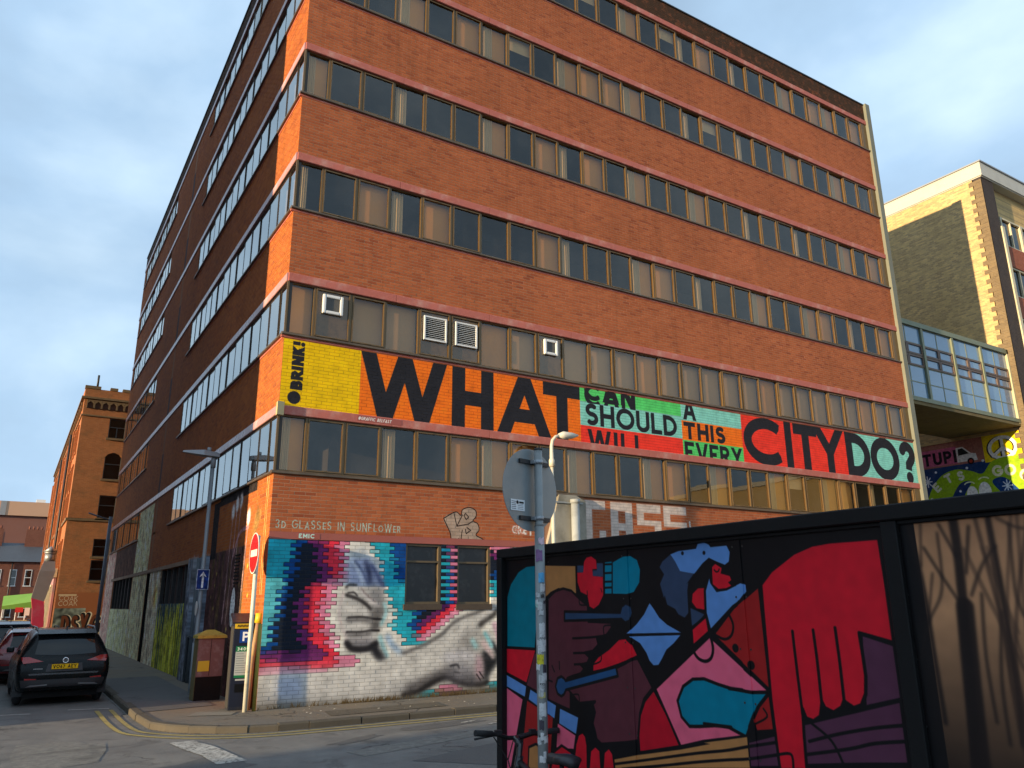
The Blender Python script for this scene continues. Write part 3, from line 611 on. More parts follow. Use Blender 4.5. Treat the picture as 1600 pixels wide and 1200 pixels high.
ban.rect(15.80, B0, 16.12, B1, INK)
text(ban, 'CAN', 7.95, 6.98, .62, .125, INK, .12, .92); ban.rect(7.80, 6.445, 11.40, 7.06, MINT)
text(ban, 'CAN', 7.95, 7.14, .62, .125, INK, .10, .92, vclip=(7.14, B1))
text(ban, 'SHOULD', 7.97, 6.47, .59, .125, INK, .11, .96)
text(ban, 'WILL', 8.02, 5.74, .62, .125, INK, .16, .92, vclip=(B0, 6.40))
text(ban, 'A', 11.48, 7.02, .62, .125, INK, .1, .8, vclip=(7.02, B1))
text(ban, 'THIS', 11.47, 6.455, .50, .125, INK, .16, 1.0)
text(ban, 'EVERY', 11.46, 5.80, .58, .12, INK, .10, .86, vclip=(B0, 6.385))
# BRINK! runs up the yellow end
bk = Canvas(0, 0, 1.14, .30, 160); text(bk, 'BRINK!', .01, .02, .265, .082, INK, .045, .80)
# reads from bottom to top
rot = np.flip(np.transpose(bk.a, (1, 0, 2)), 1)
res_ = rot[np.minimum((np.arange(int(rot.shape[0]*110/160))*160/110).astype(int), rot.shape[0]-1)][:, np.minimum((np.arange(int(rot.shape[1]*110/160))*160/110).astype(int), rot.shape[1]-1)]
yo, xo = int((6.34-5.93)*110), int(.185*110)
hh = min(res_.shape[0], ban.H-yo); dst = ban.a[yo:yo+hh, xo:xo+res_.shape[1]]; al_ = res_[:hh, :, 3:]
dst[..., :3] = dst[..., :3]*(1-al_) + res_[:hh, :, :3]*al_
ban.disc((.30, 6.18), .14, INK)
ban.grain(.025, 6, 3)

# paint and painted-in reflected sun on the street side of the ground floor (u runs towards the corner)
lf = Canvas(-31, 0, 31, 5.95, 60)
rng = random.Random(3)
def streaks(y0, y1, z0, z1, cols, n, wd=(.05,.25), al=.5):
    for _ in range(n):
        y = rng.uniform(y0, y1); a = rng.uniform(z0, z1); b = min(z1, a+rng.uniform(.3, 1.6)); wv = rng.uniform(*wd)
        lf.line([(-y, a), (-y+rng.uniform(-.05,.05), b)], wv, rng.choice(cols), 3, False, rng.uniform(.2, al))
lf.rect(-31, 0, -27.4, 4.6, (176,122,110)); streaks(27.6, 31, 0, 4.6, [(200,150,132),(140,90,84)], 40)
lf.rect(-27.3, 0, -20.2, 1.86, (168,160,120)); streaks(20.3, 27.2, 0, 1.8, [(206,200,160),(120,112,84),(84,84,80)], 60)  # pale tones at the wall foot stand in for sunlight
lf.rect(-27.3, 3.25, -20.2, 4.5, (66,44,36))
lf.rect(-20.15, 0, -16.25, 5.72, (160,150,118)); streaks(16.4, 20, .2, 2.9, [(96,92,86),(70,66,62),(150,140,110)], 70); streaks(16.4, 20, 3, 5.5, [(206,198,150),(170,158,110),(120,110,86)], 50)  # pale pier and upper streaks carry reflected sun as colour
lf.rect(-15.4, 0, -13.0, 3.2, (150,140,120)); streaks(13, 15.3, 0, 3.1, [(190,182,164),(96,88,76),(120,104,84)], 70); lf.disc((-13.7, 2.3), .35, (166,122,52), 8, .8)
lf.rect(-13.0, 0, -7.7, 2.3, (36,52,72), 1, 3)
for _ in range(260):
    y = rng.uniform(7.8, 13); h0 = rng.uniform(.9, 2.15); s_ = rng.uniform(-.12, .12)
    lf.line([(-y, 0), (-y+s_*.4, h0*.6), (-y+s_, h0)], rng.uniform(.03,.09), rng.choice([(150,146,34),(112,112,26),(170,160,60),(88,92,30),(70,80,34)]), 0, True, .85)
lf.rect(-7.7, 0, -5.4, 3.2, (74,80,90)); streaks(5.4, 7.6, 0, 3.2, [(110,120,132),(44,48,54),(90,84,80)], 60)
lf.rect(-5.4, 0, -1.75, 3.24, (58,38,38)); streaks(1.8, 5.3, 0, 3.2, [(40,26,26),(84,56,52),(70,60,30)], 70)
lf.rect(-5.4, 3.1, -4.75, 4.5, (24,20,22)); lf.rect(-4.75, 4.36, -1.2, 4.58, (30,26,26))
for (sx_, b0, tp) in ((-3.25,3.2,4.1),(-2.9,3.1,4.25),(-2.55,3.3,4.3),(-1.75,3.2,3.85)):       # pale painted flower heads on stems
    lf.line([(sx_-.2, 1.6), (sx_-.05, b0), (sx_, tp-.1)], .06, (128,104,104), 0, True, .8)
    for q in range(5): lf.disc((sx_+.07*math.cos(q*1.3), tp+.09*math.sin(q*1.3)), .085, (196,176,170), 2, .75)
lf.line([(-3.0,2.9),(-2.6,3.45),(-2.2,3.6),(-1.7,3.62)], .09, (120,92,96), 0, True, .8)
for q in range(3): lf.line(arc(-2.55, 1.9, .42+.07*q, .62+.08*q, 0, 360, 20), .025, (96,74,66), 0, False, .6)
lf.poly(arc(-2.55, 1.95, .2, .42, 0, 360, 18), (206,200,182)); lf.line(arc(-2.55, 1.95, .24, .46, 0, 360, 18), .05, (34,26,26)); lf.line([(-2.62,1.8),(-2.5,2.2)], .05, (150,146,132), 3)
lf.line([(-1.15,4.5),(-1.1,4.15),(-1.0,3.95),(-.95,3.7)], .05, (96,74,40), 0, True, .8); lf.poly([(-1.25,3.3),(-1.2,3.8),(-1.0,3.95),(-.72,3.85),(-.86,3.6),(-1.05,3.45)], (98,78,44), 3, True, .85)
for xx in (-.42,-.3): lf.line([(xx,4.55),(xx+.04,2.2)], .03, (214,150,90), 0, False, .6)
for _ in range(12): lf.disc((-rng.uniform(.2,5.2), rng.uniform(1.2,3.1)), rng.uniform(.02,.05), (170,160,60), 1, .5)
lf.a[..., :3] = np.clip(lf.a[..., :3]*1.6, 0, 1); lf.grain(.12, 4, 5); lf.grain(.08, 1, 6)  # whole layer lightened to hold the reflected sun

# hoarding mural and the neighbouring painted wood of bare trees
HP = dict(teal=(0,112,128), teal2=(0,118,142), tan=(178,122,72), maroon=(90,44,52), k=(21,20,22), slate=(52,66,90), navy=(44,66,94), blue=(92,134,190), blue2=(38,76,116), red=(206,28,44), dred=(182,22,40), dred2=(158,34,34), pink=(226,96,122), plum=(86,48,68))
hd = Canvas(-.02, -.05, 7.6, 2.5, 280, HP['k'])
for kind, c, wd, pts in HOARD:
    if kind == 'p':
        hd.poly(pts, HP[c])
        if wd: hd.line(pts+[pts[0]], .017, HP['k'])
    elif kind == 'l': hd.line(pts, wd*.0016, HP[c], 0, len(pts) > 2)
    else: hd.disc(pts[0], .0022*wd, HP[c])
U0 = 3.40
hd.rect(U0, -.05, 7.58, 2.45, HP['k'])
ys = np.linspace(0, 1, hd.H); i0 = int((U0+.03+.02)*280)
g0 = np.array((24,20,20))/255.; g1 = np.array((190,138,98))/255.; g2 = np.array((168,120,86))/255.
for j in range(hd.H):
    zz = -.05+j/280.
    if zz > 2.33: continue
    t = min(1, max(0, (zz-1.2)/.75)); cc = g0+(g1-g0)*t**1.2; cc = cc+(g2-g1)*max(0, (zz-1.9)/.5)
    hd.a[j, i0:, :3] = cc
for k in range(18): hd.disc((U0+rng.uniform(.1,4), rng.uniform(.9,2.2)), rng.uniform(.1,.4), rng.choice([(176,132,98),(96,68,52),(140,100,72)]), 40, .3)
for wd, pts in FOREST:
    q = [(a, b) for a, b in pts]; hd.line(q, wd*.0013, (34,27,26), 1.6, True, .92)
    q2 = [(2*(U0+1.35)-a+.2, b) for a, b in pts]; hd.line(q2, wd*.0015, (50,39,35), 2.2, True, .8)
for k in range(26):
    x = U0+rng.uniform(.1, 2.6); h_ = rng.uniform(.004,.016); hd.line([(x, .9), (x+rng.uniform(-.06,.06), 1.7), (x+rng.uniform(-.14,.14), 2.33)], h_, (58,43,37), 1.5, True, .75)
    hd.line([(x, rng.uniform(1.5,1.9)), (x+rng.uniform(-.25,.25), 2.2)], h_*.6, (64,48,40), 1.5, True, .7)
for k in range(60):
    a = rng.uniform(.95, 1.5); x = U0+rng.uniform(.4, 3.4); hd.line([(x, a), (x+rng.uniform(-.12,.12), a-rng.uniform(.05,.14))], .012, (38,52,40), 2, False, .5)
hd.a[..., :3] = np.clip(hd.a[..., :3]*1.13, 0, 1); hd.grain(.015, 5, 8)

# painted end wall beyond the glazed bridge
lg = Canvas(-6.4, 4.6, 6.3, 4.5, 90, (30,60,110))
lg.rect(-6.4, 7.95, -2.2, 9.1, (168,110,96)); lg.rect(-2.2, 7.86, 0, 9.1, (250,214,20)); lg.rect(-6.4, 8.02, -3.4, 8.8, (196,96,130))
text(lg, 'TUPI', -5.05, 8.08, .58, .13, (30,26,34), .14, .8)
lg.poly([(-3.42,8.05),(-3.42,8.72),(-3.1,8.74),(-2.75,8.4),(-2.55,8.36),(-2.5,8.05)], (232,230,226)); lg.poly([(-3.35,8.36),(-3.32,8.66),(-3.12,8.68),(-2.85,8.4)], (30,34,36)); lg.disc((-2.82,8.04), .15, (30,24,24)); lg.disc((-2.82,8.04), .08, (190,60,40))
for off, cc in ((-.06,(24,20,24)),(0,(240,236,226))):
    lg.line(arc(-1.38+off, 8.42, .55, .46, 0, 360, 30), .15, cc); lg.line([(-1.38+off,8.88),(-1.38+off,7.96)], .13, cc); lg.line([(-1.38+off,8.42),(-1.82+off,8.1)], .13, cc); lg.line([(-1.38+off,8.42),(-.94+off,8.1)], .13, cc)
lg.poly([(-.55,8.6),(-.6,8.8),(-.3,8.9),(.0,8.75),(-.1,8.6)], (236,90,30), 0, True)
lg.poly([(-5.3,4.6),(-5.1,6.4),(-4.4,7.45),(-3.6,7.75),(-2.9,7.6),(-2.4,7.42),(-1.9,7.9),(-1.0,8.0),(0,7.7),(0,4.6)], (150,186,30), 0, True)
lg.poly([(-4.3,4.8),(-4.1,6.1),(-3.5,7.05),(-2.95,7.12),(-3.3,6.6),(-3.6,5.9),(-3.7,4.8)], (18,50,104), 0, True)
lg.poly([(-2.05,7.0),(-1.6,7.15),(-1.2,6.8),(-.8,6.1),(-.9,5.2),(-1.3,5.6),(-1.7,6.4)], (18,60,120), 0, True)
for ch, x, z, r_ in (('L',-5.0,6.35,42),('E',-4.55,6.78,36),('T',-4.05,7.12,20),('S',-3.5,7.2,8)): text(lg, ch, x, z, .44, .11, (226,226,206), .1, .85, rot=r_, clip=False)
for ch, x, z, r_ in (('G',-2.0,7.2,-2),('O',-1.5,7.2,-8),('O',-.95,6.95,-16),('O',-.45,6.6,-26)): text(lg, ch, x, z, .5, .12, (236,230,190), .1, .8, rot=r_, clip=False)
lg.poly(arc(-2.98, 6.5, .26, .42, 0, 360, 18), (236,234,228)); lg.poly(arc(-2.42, 6.6, .28, .44, 0, 360, 18), (236,234,228)); lg.poly(arc(-2.9, 6.25, .12, .2, 0, 360, 14), (20,18,20)); lg.poly(arc(-2.36, 6.35, .13, .2, 0, 360, 14), (20,18,20))
lg.line(arc(-3.05, 6.95, .24, .16, 150, 30, 8), .06, (226,230,190)); lg.line(arc(-2.4, 7.1, .24, .14, 150, 30, 8), .06, (226,230,190))
for (sx_, sz_) in ((-4.95,7.35),(-1.45,6.75)):
    for k in range(4): lg.line([(sx_-.2*math.cos(k*math.pi/4), sz_-.25*math.sin(k*math.pi/4)), (sx_+.2*math.cos(k*math.pi/4), sz_+.25*math.sin(k*math.pi/4))], .05, (226,232,240))
for q in ((-4.5,7.75),(-3.05,7.75),(-2.3,7.98),(-3.5,6.75),(-3.95,6.3)): lg.disc(q, .06, (226,232,240))
lg.grain(.04, 2, 10)

# ------------------------------------------------------------------ the materials themselves
T1, T2, T3 = (.51,.142,.052), (.40,.102,.038), (.28,.062,.028)
PR = [(wall,'paint_ground','R'),(ban,'paint_banner','R')]
fixr = [(c, n, (1.0, 0)) for c, n, _ in PR]; fixl = [(lf, 'paint_sun_street', (-1.0, 1))]
M_bR = brickmat('brick_front', 0, (T1, T2, T3), None, fixr, 20.80)
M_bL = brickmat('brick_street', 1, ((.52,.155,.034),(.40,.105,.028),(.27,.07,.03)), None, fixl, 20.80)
MORT = (.74,.38,.21)
M_mR = brickmat('mortar_front', 0, (MORT, MORT, MORT), MORT, fixr, 20.80)
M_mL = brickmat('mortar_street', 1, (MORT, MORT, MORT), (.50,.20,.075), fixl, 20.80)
M_band = plain('red_concrete', (.47,.13,.095), .75, 0, .28, 1.6, .4, dirt=(.58,.30,.24), dscale=2.6)
M_bandL = plain('red_concrete_sky_sheen', (.50,.24,.20), .3, 0, .2, 1.2, .2, dirt=(.62,.45,.40), dscale=1.8, spec=.9)  # same bands made paler, sky sheen put into the colour
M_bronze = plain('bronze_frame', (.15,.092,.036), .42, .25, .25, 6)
M_bronzeL = plain('shaded_bronze_frame', (.045,.034,.024), .45, .2, .2, 6)  # same bronze darkened, street-side shade put into the colour
M_dark = plain('dark_metal', (.035,.03,.026), .5, .3, .2, 4)
M_sill = plain('metal_sill', (.16,.115,.075), .45, .5, .3, 3, dirt=(.05,.04,.035))
M_room = plain('dark_room', (.055,.048,.042), .9, 0, .3, 1)
M_blindA = plain('brown_blind', (.62,.33,.11), .8, 0, .25, 1)
M_blindB = plain('cream_curtain', (.60,.50,.36), .85, 0, .15, 2)
M_blindC = plain('grey_blind', (.48,.34,.22), .8, 0, .08, 1)
M_conc = plain('grey_concrete', (.33,.30,.24), .9, 0, .2, 1.5, .3, dirt=(.12,.11,.08))
M_white = plain('white_plastic', (.78,.77,.73), .45, 0, .05, 3)
M_steel = plain('galvanised_steel', (.36,.38,.40), .5, .6, .15, 8, dirt=(.2,.19,.17), dscale=6)
M_steel2 = plain('painted_grey_steel', (.27,.285,.28), .5, .1, .1, 3, dirt=(.16,.17,.17), dscale=3)
M_blk = plain('black_paint', (.009,.009,.009), .7, 0, .3, 2, spec=.12)
M_blkp = plain('black_plastic', (.018,.018,.02), .55, 0, .2, 6)
M_rub = plain('rubber', (.02,.02,.021), .85, 0, .2, 10)
def glassmat(name, tint, mixf, rough=.012):
    m, t, b = newmat(name); t.nodes.remove(b)
    o = [n for n in t.nodes if n.type == 'OUTPUT_MATERIAL'][0]
    tr = N(t, 'ShaderNodeBsdfTransparent'); tr.inputs[0].default_value = (*tint, 1)
    gl = N(t, 'ShaderNodeBsdfGlossy'); gl.inputs['Roughness'].default_value = rough; gl.inputs[0].default_value = (.95,.93,.88,1)
    ge = N(t, 'ShaderNodeNewGeometry'); dp_ = N(t, 'ShaderNodeVectorMath', operation='DOT_PRODUCT'); t.links.new(ge.outputs['Normal'], dp_.inputs[0]); t.links.new(ge.outputs['Incoming'], dp_.inputs[1])
    fz = math_(t, 'ADD', math_(t, 'MULTIPLY', math_(t, 'POWER', math_(t, 'SUBTRACT', 1.0, math_(t, 'ABSOLUTE', dp_.outputs['Value'])), 5.0), 1-mixf), mixf)
    P = pos(t); bn = N(t, 'ShaderNodeBump'); bn.inputs['Strength'].default_value = .05; bn.inputs['Distance'].default_value = .02
    t.links.new(noise(t, P, 1.3, 2), bn.inputs['Height']); t.links.new(bn.outputs[0], gl.inputs['Normal'])
    df = N(t, 'ShaderNodeBsdfDiffuse'); df.inputs[0].default_value = (.2,.19,.17,1)
    ms = N(t, 'ShaderNodeMixShader'); t.links.new(ramp(t, noise(t, P, 1.1, 7, .7), .45, .8, .01, .14), ms.inputs[0]); t.links.new(tr.outputs[0], ms.inputs[1]); t.links.new(df.outputs[0], ms.inputs[2])
    mm = N(t, 'ShaderNodeMixShader'); t.links.new(fz, mm.inputs[0]); t.links.new(ms.outputs[0], mm.inputs[1]); t.links.new(gl.outputs[0], mm.inputs[2]); t.links.new(mm.outputs[0], o.inputs[0])
    return m
M_glass = glassmat('window_glass', (.97,.83,.62), .075)
M_glassL = glassmat('street_glass', (.7,.7,.68), .42)
M_glassd = glassmat('dark_glass', (.2,.2,.22), .08)
def printed(name, cv, axes, rough=.6, base=(.02,.02,.02)):
    m, t, b = newmat(name); P = pos(t); c, a = overlay(t, (*base, 1), P, cv, name, axes)
    c = mixc(t, ramp(t, noise(t, P, 2.2, 7, .65), .5, .8, 0, .22), c, tuple(x*.6+.02 for x in base))
    t.links.new(c, b.inputs['Base Color']); b.inputs['Roughness'].default_value = rough; b.inputs['Specular IOR Level'].default_value = .18
    bump(t, b, noise(t, P, 40, 4), .12, .003); return m
hd.u0 += 10.45
M_hd = printed('hoarding_paint', hd, (-1.0, 1), .45)
M_lg = printed('painted_end_wall', lg, (-1.0, 1), .8, (.45,.36,.2))

# ------------------------------------------------------------------ ground, road, pavement
def groundmat(name, base, alt, sc, crack=True, dirt=(.03,.028,.025), warm=None):
    m, t, b = newmat(name); P = pos(t)
    f = noise(t, P, sc, 8, .62); c = mixc(t, ramp(t, f, .3, .7, 0, 1), base, alt)
    sp = noise(t, P, 55, 4, .8); c = mixc(t, ramp(t, sp, .42, .7, 0, .55), c, tuple(min(1, x*1.9) for x in base))
    c = mixc(t, ramp(t, noise(t, P, 85, 3, .8), .5, .72, 0, .5), c, tuple(x*.4 for x in base))
    c = mixc(t, ramp(t, noise(t, P, 1.1, 8, .7, 1.2), .55, .75, 0, .7), c, dirt)
    if warm: c = mixc(t, ramp(t, noise(t, P, .8, 5, .6), .4, .7, 0, .8), c, warm)
    h = sp
    if crack:
        vo = N(t, 'ShaderNodeTexVoronoi', feature='DISTANCE_TO_EDGE'); vo.inputs['Scale'].default_value = .55
        wv = N(t, 'ShaderNodeVectorMath', operation='ADD'); nn = N(t, 'ShaderNodeTexNoise'); nn.inputs['Scale'].default_value = 1.7; nn.inputs['Detail'].default_value = 6
        t.links.new(P, nn.inputs['Vector']); t.links.new(P, wv.inputs[0]); t.links.new(nn.outputs['Color'], wv.inputs[1]); t.links.new(wv.outputs[0], vo.inputs['Vector'])
        ck = ramp(t, vo.outputs['Distance'], 0, .016, 1, 0); gate = ramp(t, noise(t, P, .5, 3), .5, .6, 0, 1); ck = math_(t, 'MULTIPLY', ck, gate)
        c = mixc(t, math_(t, 'MULTIPLY', ck, .8), c, (.015,.015,.014)); h = math_(t, 'SUBTRACT', sp, ck)
    t.links.new(c, b.inputs['Base Color']); t.links.new(ramp(t, f, .3, .7, .68, .92), b.inputs['Roughness']); b.inputs['Specular IOR Level'].default_value = .35
    bump(t, b, h, .6, .012); return m
M_asph = groundmat('asphalt', (.125,.122,.116), (.235,.227,.21), 1.5)
M_asph2 = groundmat('worn_asphalt', (.12,.116,.106), (.29,.28,.25), 9, False)
M_asph3 = groundmat('patch_asphalt', (.095,.094,.092), (.13,.127,.122), 2.0, False)
M_pave = groundmat('pavement_asphalt', (.14,.125,.105), (.19,.165,.13), .9, True, (.075,.063,.048), (.21,.16,.105))
M_earth = groundmat('ground_mix', (.07,.066,.06), (.1,.095,.085), .2, False)
M_kerb = plain('kerb_stone', (.085,.072,.052), .9, 0, .3, 2.2, .5, dirt=(.07,.06,.045), dscale=2.5)
def worn(name, col, wear=.5):
    m, t, b = newmat(name); P = pos(t); c = mixc(t, noise(t, P, 3, 4), col, tuple(x*.8 for x in col))
    f = ramp(t, noise(t, P, 14, 9, .75), wear, wear+.1, 0, 1); c = mixc(t, f, c, (.075,.073,.07)); g = ramp(t, noise(t, P, 2.2, 6, .7), .45, .75, 0, .6); c = mixc(t, g, c, (.085,.08,.07))
    t.links.new(c, b.inputs['Base Color']); b.inputs['Roughness'].default_value = .85; return m
M_yline = worn('yellow_line', (.46,.36,.11), .56); M_wline = worn('white_line', (.62,.60,.55), .54); M_wline2 = worn('worn_white_line', (.6,.58,.52), .49)
def sheet(name, pts, z, mat, parent=None, kind='structure'):
    b = MB(); b.add([(x, y, z) for x, y in pts], [list(range(len(pts)))]); o = b.build(name, mat, parent)
    if kind and not parent: tag(o, kind=kind)
    return o
ground = sheet('ground', [(-400,-400),(400,-400),(400,400),(-400,400)], -.03, M_earth)
road = sheet('road', [(-9.2,-60),(-9.2,-9.6),(-90,-9.6),(-90,-2.0),(-9.2,-2.0),(-9.2,110),(-1.6,110),(-1.6,-.2),(60,-.2),(60,-9.6),(-.6,-9.6),(-.6,-60)], 0, M_asph)
# the kerb line of the corner pavement: along the side street, round the corner, along the front
def kerbpath():
    P = [(-1.97, 31.2-.92*i) for i in range(int(30.5/.92))]
    P += [(-1.97, .62)]
    for i in range(1, 7): a = R(180+i*14.2); P.append((-.0+1.97*math.cos(a)*1.0, -.12+1.97*math.sin(a)))
    P += [(.35+.915*i, -2.1+.006*i) for i in range(0, 34)]
    return P
KP = kerbpath()
def offset(P, d):
    out = []
    for i, p in enumerate(P):
        a = Vector(P[max(i-1,0)]); b = Vector(P[min(i+1,len(P)-1)]); t_ = (b-a).normalized(); n_ = Vector((t_.y, -t_.x)); out.append(Vector(p)+n_*d)
    return out
OUT, INN = offset(KP, 0), offset(KP, -.15)
pavement = sheet('pavement', [tuple(q) for q in offset(KP, -.14)]+[(31,0.05),(0,0.05),(0,31.2)], .1, M_pave)
rk = random.Random(5); sgn_in = 1
for i in range(len(KP)-1):
    a, b = OUT[i], OUT[i+1]; c, d = INN[i+1], INN[i]; dv = (b-a)*.012
    zz = .106+rk.uniform(-.002, .012); jj = [Vector((rk.uniform(-.008,.008), rk.uniform(-.008,.008))) for _ in range(4)]
    q = [a+dv+jj[0], b-dv+jj[1], c-dv, d+dv]
    m = MB(); ch = .022; n_ = (d-a).normalized()*ch
    vs_ = [(*v, -.02) for v in q]+[(*q[0], zz-ch),(*q[1], zz-ch),(*(q[1]+n_), zz),(*(q[0]+n_), zz),(*q[2], zz),(*q[3], zz)]
    fs = [(0,1,5,4),(4,5,6,7),(7,6,8,9),(1,2,8,6,5),(3,0,4,7,9),(2,3,9,8)]
    m.add(vs_, fs); m.build('kerb_stone', M_kerb, pavement)
# paving flag and patches let into the pavement and the road
sheet('paving_flag', [(-1.25,-.15),(-.55,-.45),(-.35,-.05),(-1.0,.3)], .109, plain('pale_flag', (.21,.185,.145), .9, 0, .15, 3, .3), pavement)
sheet('pavement_patch', [(-1.9,.9),(-.5,1.2),(-.4,9),(-1.85,9)], .1085, M_asph3, pavement)
sheet('pavement_patch', [(.9,-1.6),(3.2,-1.55),(3.3,-.9),(1.0,-.95)], .1085, groundmat('brown_asphalt', (.1,.085,.06), (.13,.105,.075), 1.5, False), pavement)
def blob(cx, cy, rx, ry, n=22, j=.18, seed=1, rot=0):
    r_ = random.Random(seed); out = []
    for k in range(n):
        a = 2*math.pi*k/n; q = 1+r_.uniform(-j, j); x, y = rx*q*math.copysign(abs(math.cos(a))**.6, math.cos(a)), ry*q*math.copysign(abs(math.sin(a))**.6, math.sin(a))
        out.append((cx+x*math.cos(rot)-y*math.sin(rot), cy+x*math.sin(rot)+y*math.cos(rot)))
    return out
sheet('road_patch', [(-3.34,-1.17),(-3.0,-1.32),(-2.92,-1.58),(-2.67,-1.75),(-2.72,-2.4),(-2.85,-3.0),(-2.9,-3.3),(-3.4,-3.5),(-3.86,-3.2),(-3.9,-2.2),(-3.81,-1.16),(-3.6,-1.22)], .004, M_asph2, road)
sheet('road_patch', blob(2.4,-3.0,.8,.25,16,.12,4,.2), .004, M_asph3, road)
sheet('road_patch', [(.2,-4.95),(4.5,-3.7),(9,-3.25),(9,-3.05),(4.4,-3.35),(.1,-4.5)], .004, M_asph2, road)
sheet('road_patch', [(.6,-5.6),(4.6,-4.15),(9,-3.6),(9,-4.4),(4.6,-4.9),(1.5,-6.6)], .004, M_asph3, road)
sheet('road_patch', blob(.6,-3.6,.5,.14,14,.25,8,.5), .004, M_asph3, road)
sheet('road_patch', blob(-1.9,-4.5,.7,.5,16,.2,9,.4), .004, M_asph3, road)
sheet('road_patch', [(-9,9.5),(-4.6,9.5),(-4.5,3.5),(-9,3.5)], .004, M_asph2, road)
def stripe(P, o0, o1, name, mat):
    A, B = offset(P, o0), offset(P, o1); m = MB(); n = len(P)
    m.add([(*a, .008) for a in A]+[(*b, .008) for b in B], [(i, i+1, n+i+1, n+i) for i in range(n-1)]); return m.build(name, mat, road)
YP = [p for p in KP if p[1] < 2.6]
YP = [(-1.97, 2.55)]+[tuple(q) for q in catmull(YP, False, 4)]
stripe(YP, .17, .25, 'yellow_line', M_yline); stripe(YP, .42, .50, 'yellow_line', M_yline)
for q in ([(-2.9,2.98),(-2.18,2.78),(-2.18,2.88),(-2.9,3.08)], [(-4.35,2.86),(-3.55,2.74),(-3.55,2.84),(-4.2,2.96),(-4.2,3.4),(-4.35,3.4)]): sheet('bay_marking', q, .008, M_wline, road)
sheet('give_way_mark', [(-1.86,-2.28),(-1.52,-2.27),(-1.36,-2.9),(-1.30,-3.5),(-1.22,-4.35),(-1.62,-4.4),(-1.66,-3.6),(-1.80,-2.9)], .008, M_wline2, road)
for i, (a, b) in enumerate(((2.9,-2.95),(3.5,-3.1),(3.2,-3.35),(3.9,-2.95))): sheet('paint_scrap', blob(a, b, .18, .04, 10, .35, i+20, .3), .009, M_wline2, road)
lit_m = plain('pale_litter', (.6,.58,.52), .8)
lm = MB(); lr = random.Random(11)
for _ in range(60):
    x, y = lr.uniform(.3, 5), -lr.uniform(.12, 1.7)**1.0; s_ = lr.uniform(.008,.03); a = lr.uniform(0, 3)
    lm.add([(x+s_*math.cos(a+k*2.1), y+s_*math.sin(a+k*2.1), .112+.006*k) for k in range(3)], [(0,1,2)])
tag(lm.build('litter', lit_m), 'small scraps of pale litter along the mural wall', 'litter', kind='stuff')
wm = MB()
for _ in range(520):
    x = lr.choice([lr.uniform(.0,5.6), lr.uniform(1.6,2.9), lr.uniform(3.6,5.6)]); y = -lr.uniform(.0,.09); h = lr.uniform(.03,.13); dx, dy = lr.uniform(-.05,.05), -lr.uniform(0,.05); wv = lr.uniform(.004,.012)
    wm.add([(x-wv,y,.104),(x+wv,y,.104),(x+dx,y+dy,.104+h)], [(0,1,2)])
tag(wm.build('weeds', plain('dry_weeds', (.16,.10,.035), .9, 0, .5, 20)), 'dry brown weeds along the foot of the mural wall', 'weeds', kind='stuff')

gm = MB(); GK = offset(KP, .06)
for _ in range(1500):
    i = lr.randrange(24, len(GK)-1); p = GK[i].lerp(GK[i+1], lr.random()); q = lr.gauss(0, .05); x, y = p.x+q*lr.choice((0,1)), p.y-abs(q); s_ = lr.uniform(.003,.014); a = lr.uniform(0, 3)
    gm.add([(x+s_*math.cos(a+k*2.1), y+s_*math.sin(a+k*2.1), .010+.004*k) for k in range(3)], [(0,1,2)])
tag(gm.build('gutter_grit', plain('brown_grit', (.10,.075,.045), .95, 0, .6, 30)), 'brown grit and leaf scraps lying along the kerb', 'grit', kind='stuff')

# ------------------------------------------------------------------ the red brick office building on the corner
W_, D_, Z0, ZR = 22.8, 31.0, .10, 21.55
SILL = [4.63+2.965*i for i in range(6)]
hb = thing('office_building', 'six storey red brick office building with window bands and a lettered banner on the corner', 'building')
def bricks_mesh(rects, holes, uvd, jit=.0015, keep=None):
    """stretcher bond bricks over rectangles (u0,u1,v0,v1), not over the holes"""
    rng_ = np.random.default_rng(4); out = []
    for (a0, a1, b0, b1) in rects:
        r0_, r1_ = int(math.floor((b0-.1)/.075+1e-6)), int(math.ceil((b1-.1)/.075-1e-6))
        for r_ in range(r0_, r1_):
            v0, v1 = max(b0, .1+r_*.075+.007), min(b1, .1+r_*.075+.068)
            if v1-v0 < .012: continue
            off = (r_ % 2)*.5
            c0, c1 = int(math.floor(a0/.225+off)), int(math.ceil(a1/.225+off))
            for c_ in range(c0, c1):
                s0, s1 = (c_-off)*.225+.007, (c_+1-off)*.225-.007
                if s0 <= a0+.02 and c_ == c0: s0 = a0
                s0, s1 = max(s0, a0), min(s1, a1)
                segs = [(s0, s1)]
                for (h0, h1, g0_, g1_) in holes:
                    if v1 > g0_+.004 and v0 < g1_-.004:
                        ns = []
                        for (p, q) in segs:
                            if q <= h0 or p >= h1: ns.append((p, q)); continue
                            if p < h0: ns.append((p, h0))
                            if q > h1: ns.append((h1, q))
                        segs = ns
                for (p, q) in segs:
                    if q-p > .02: out.append((p, q, v0, v1))
    return np.array(out)
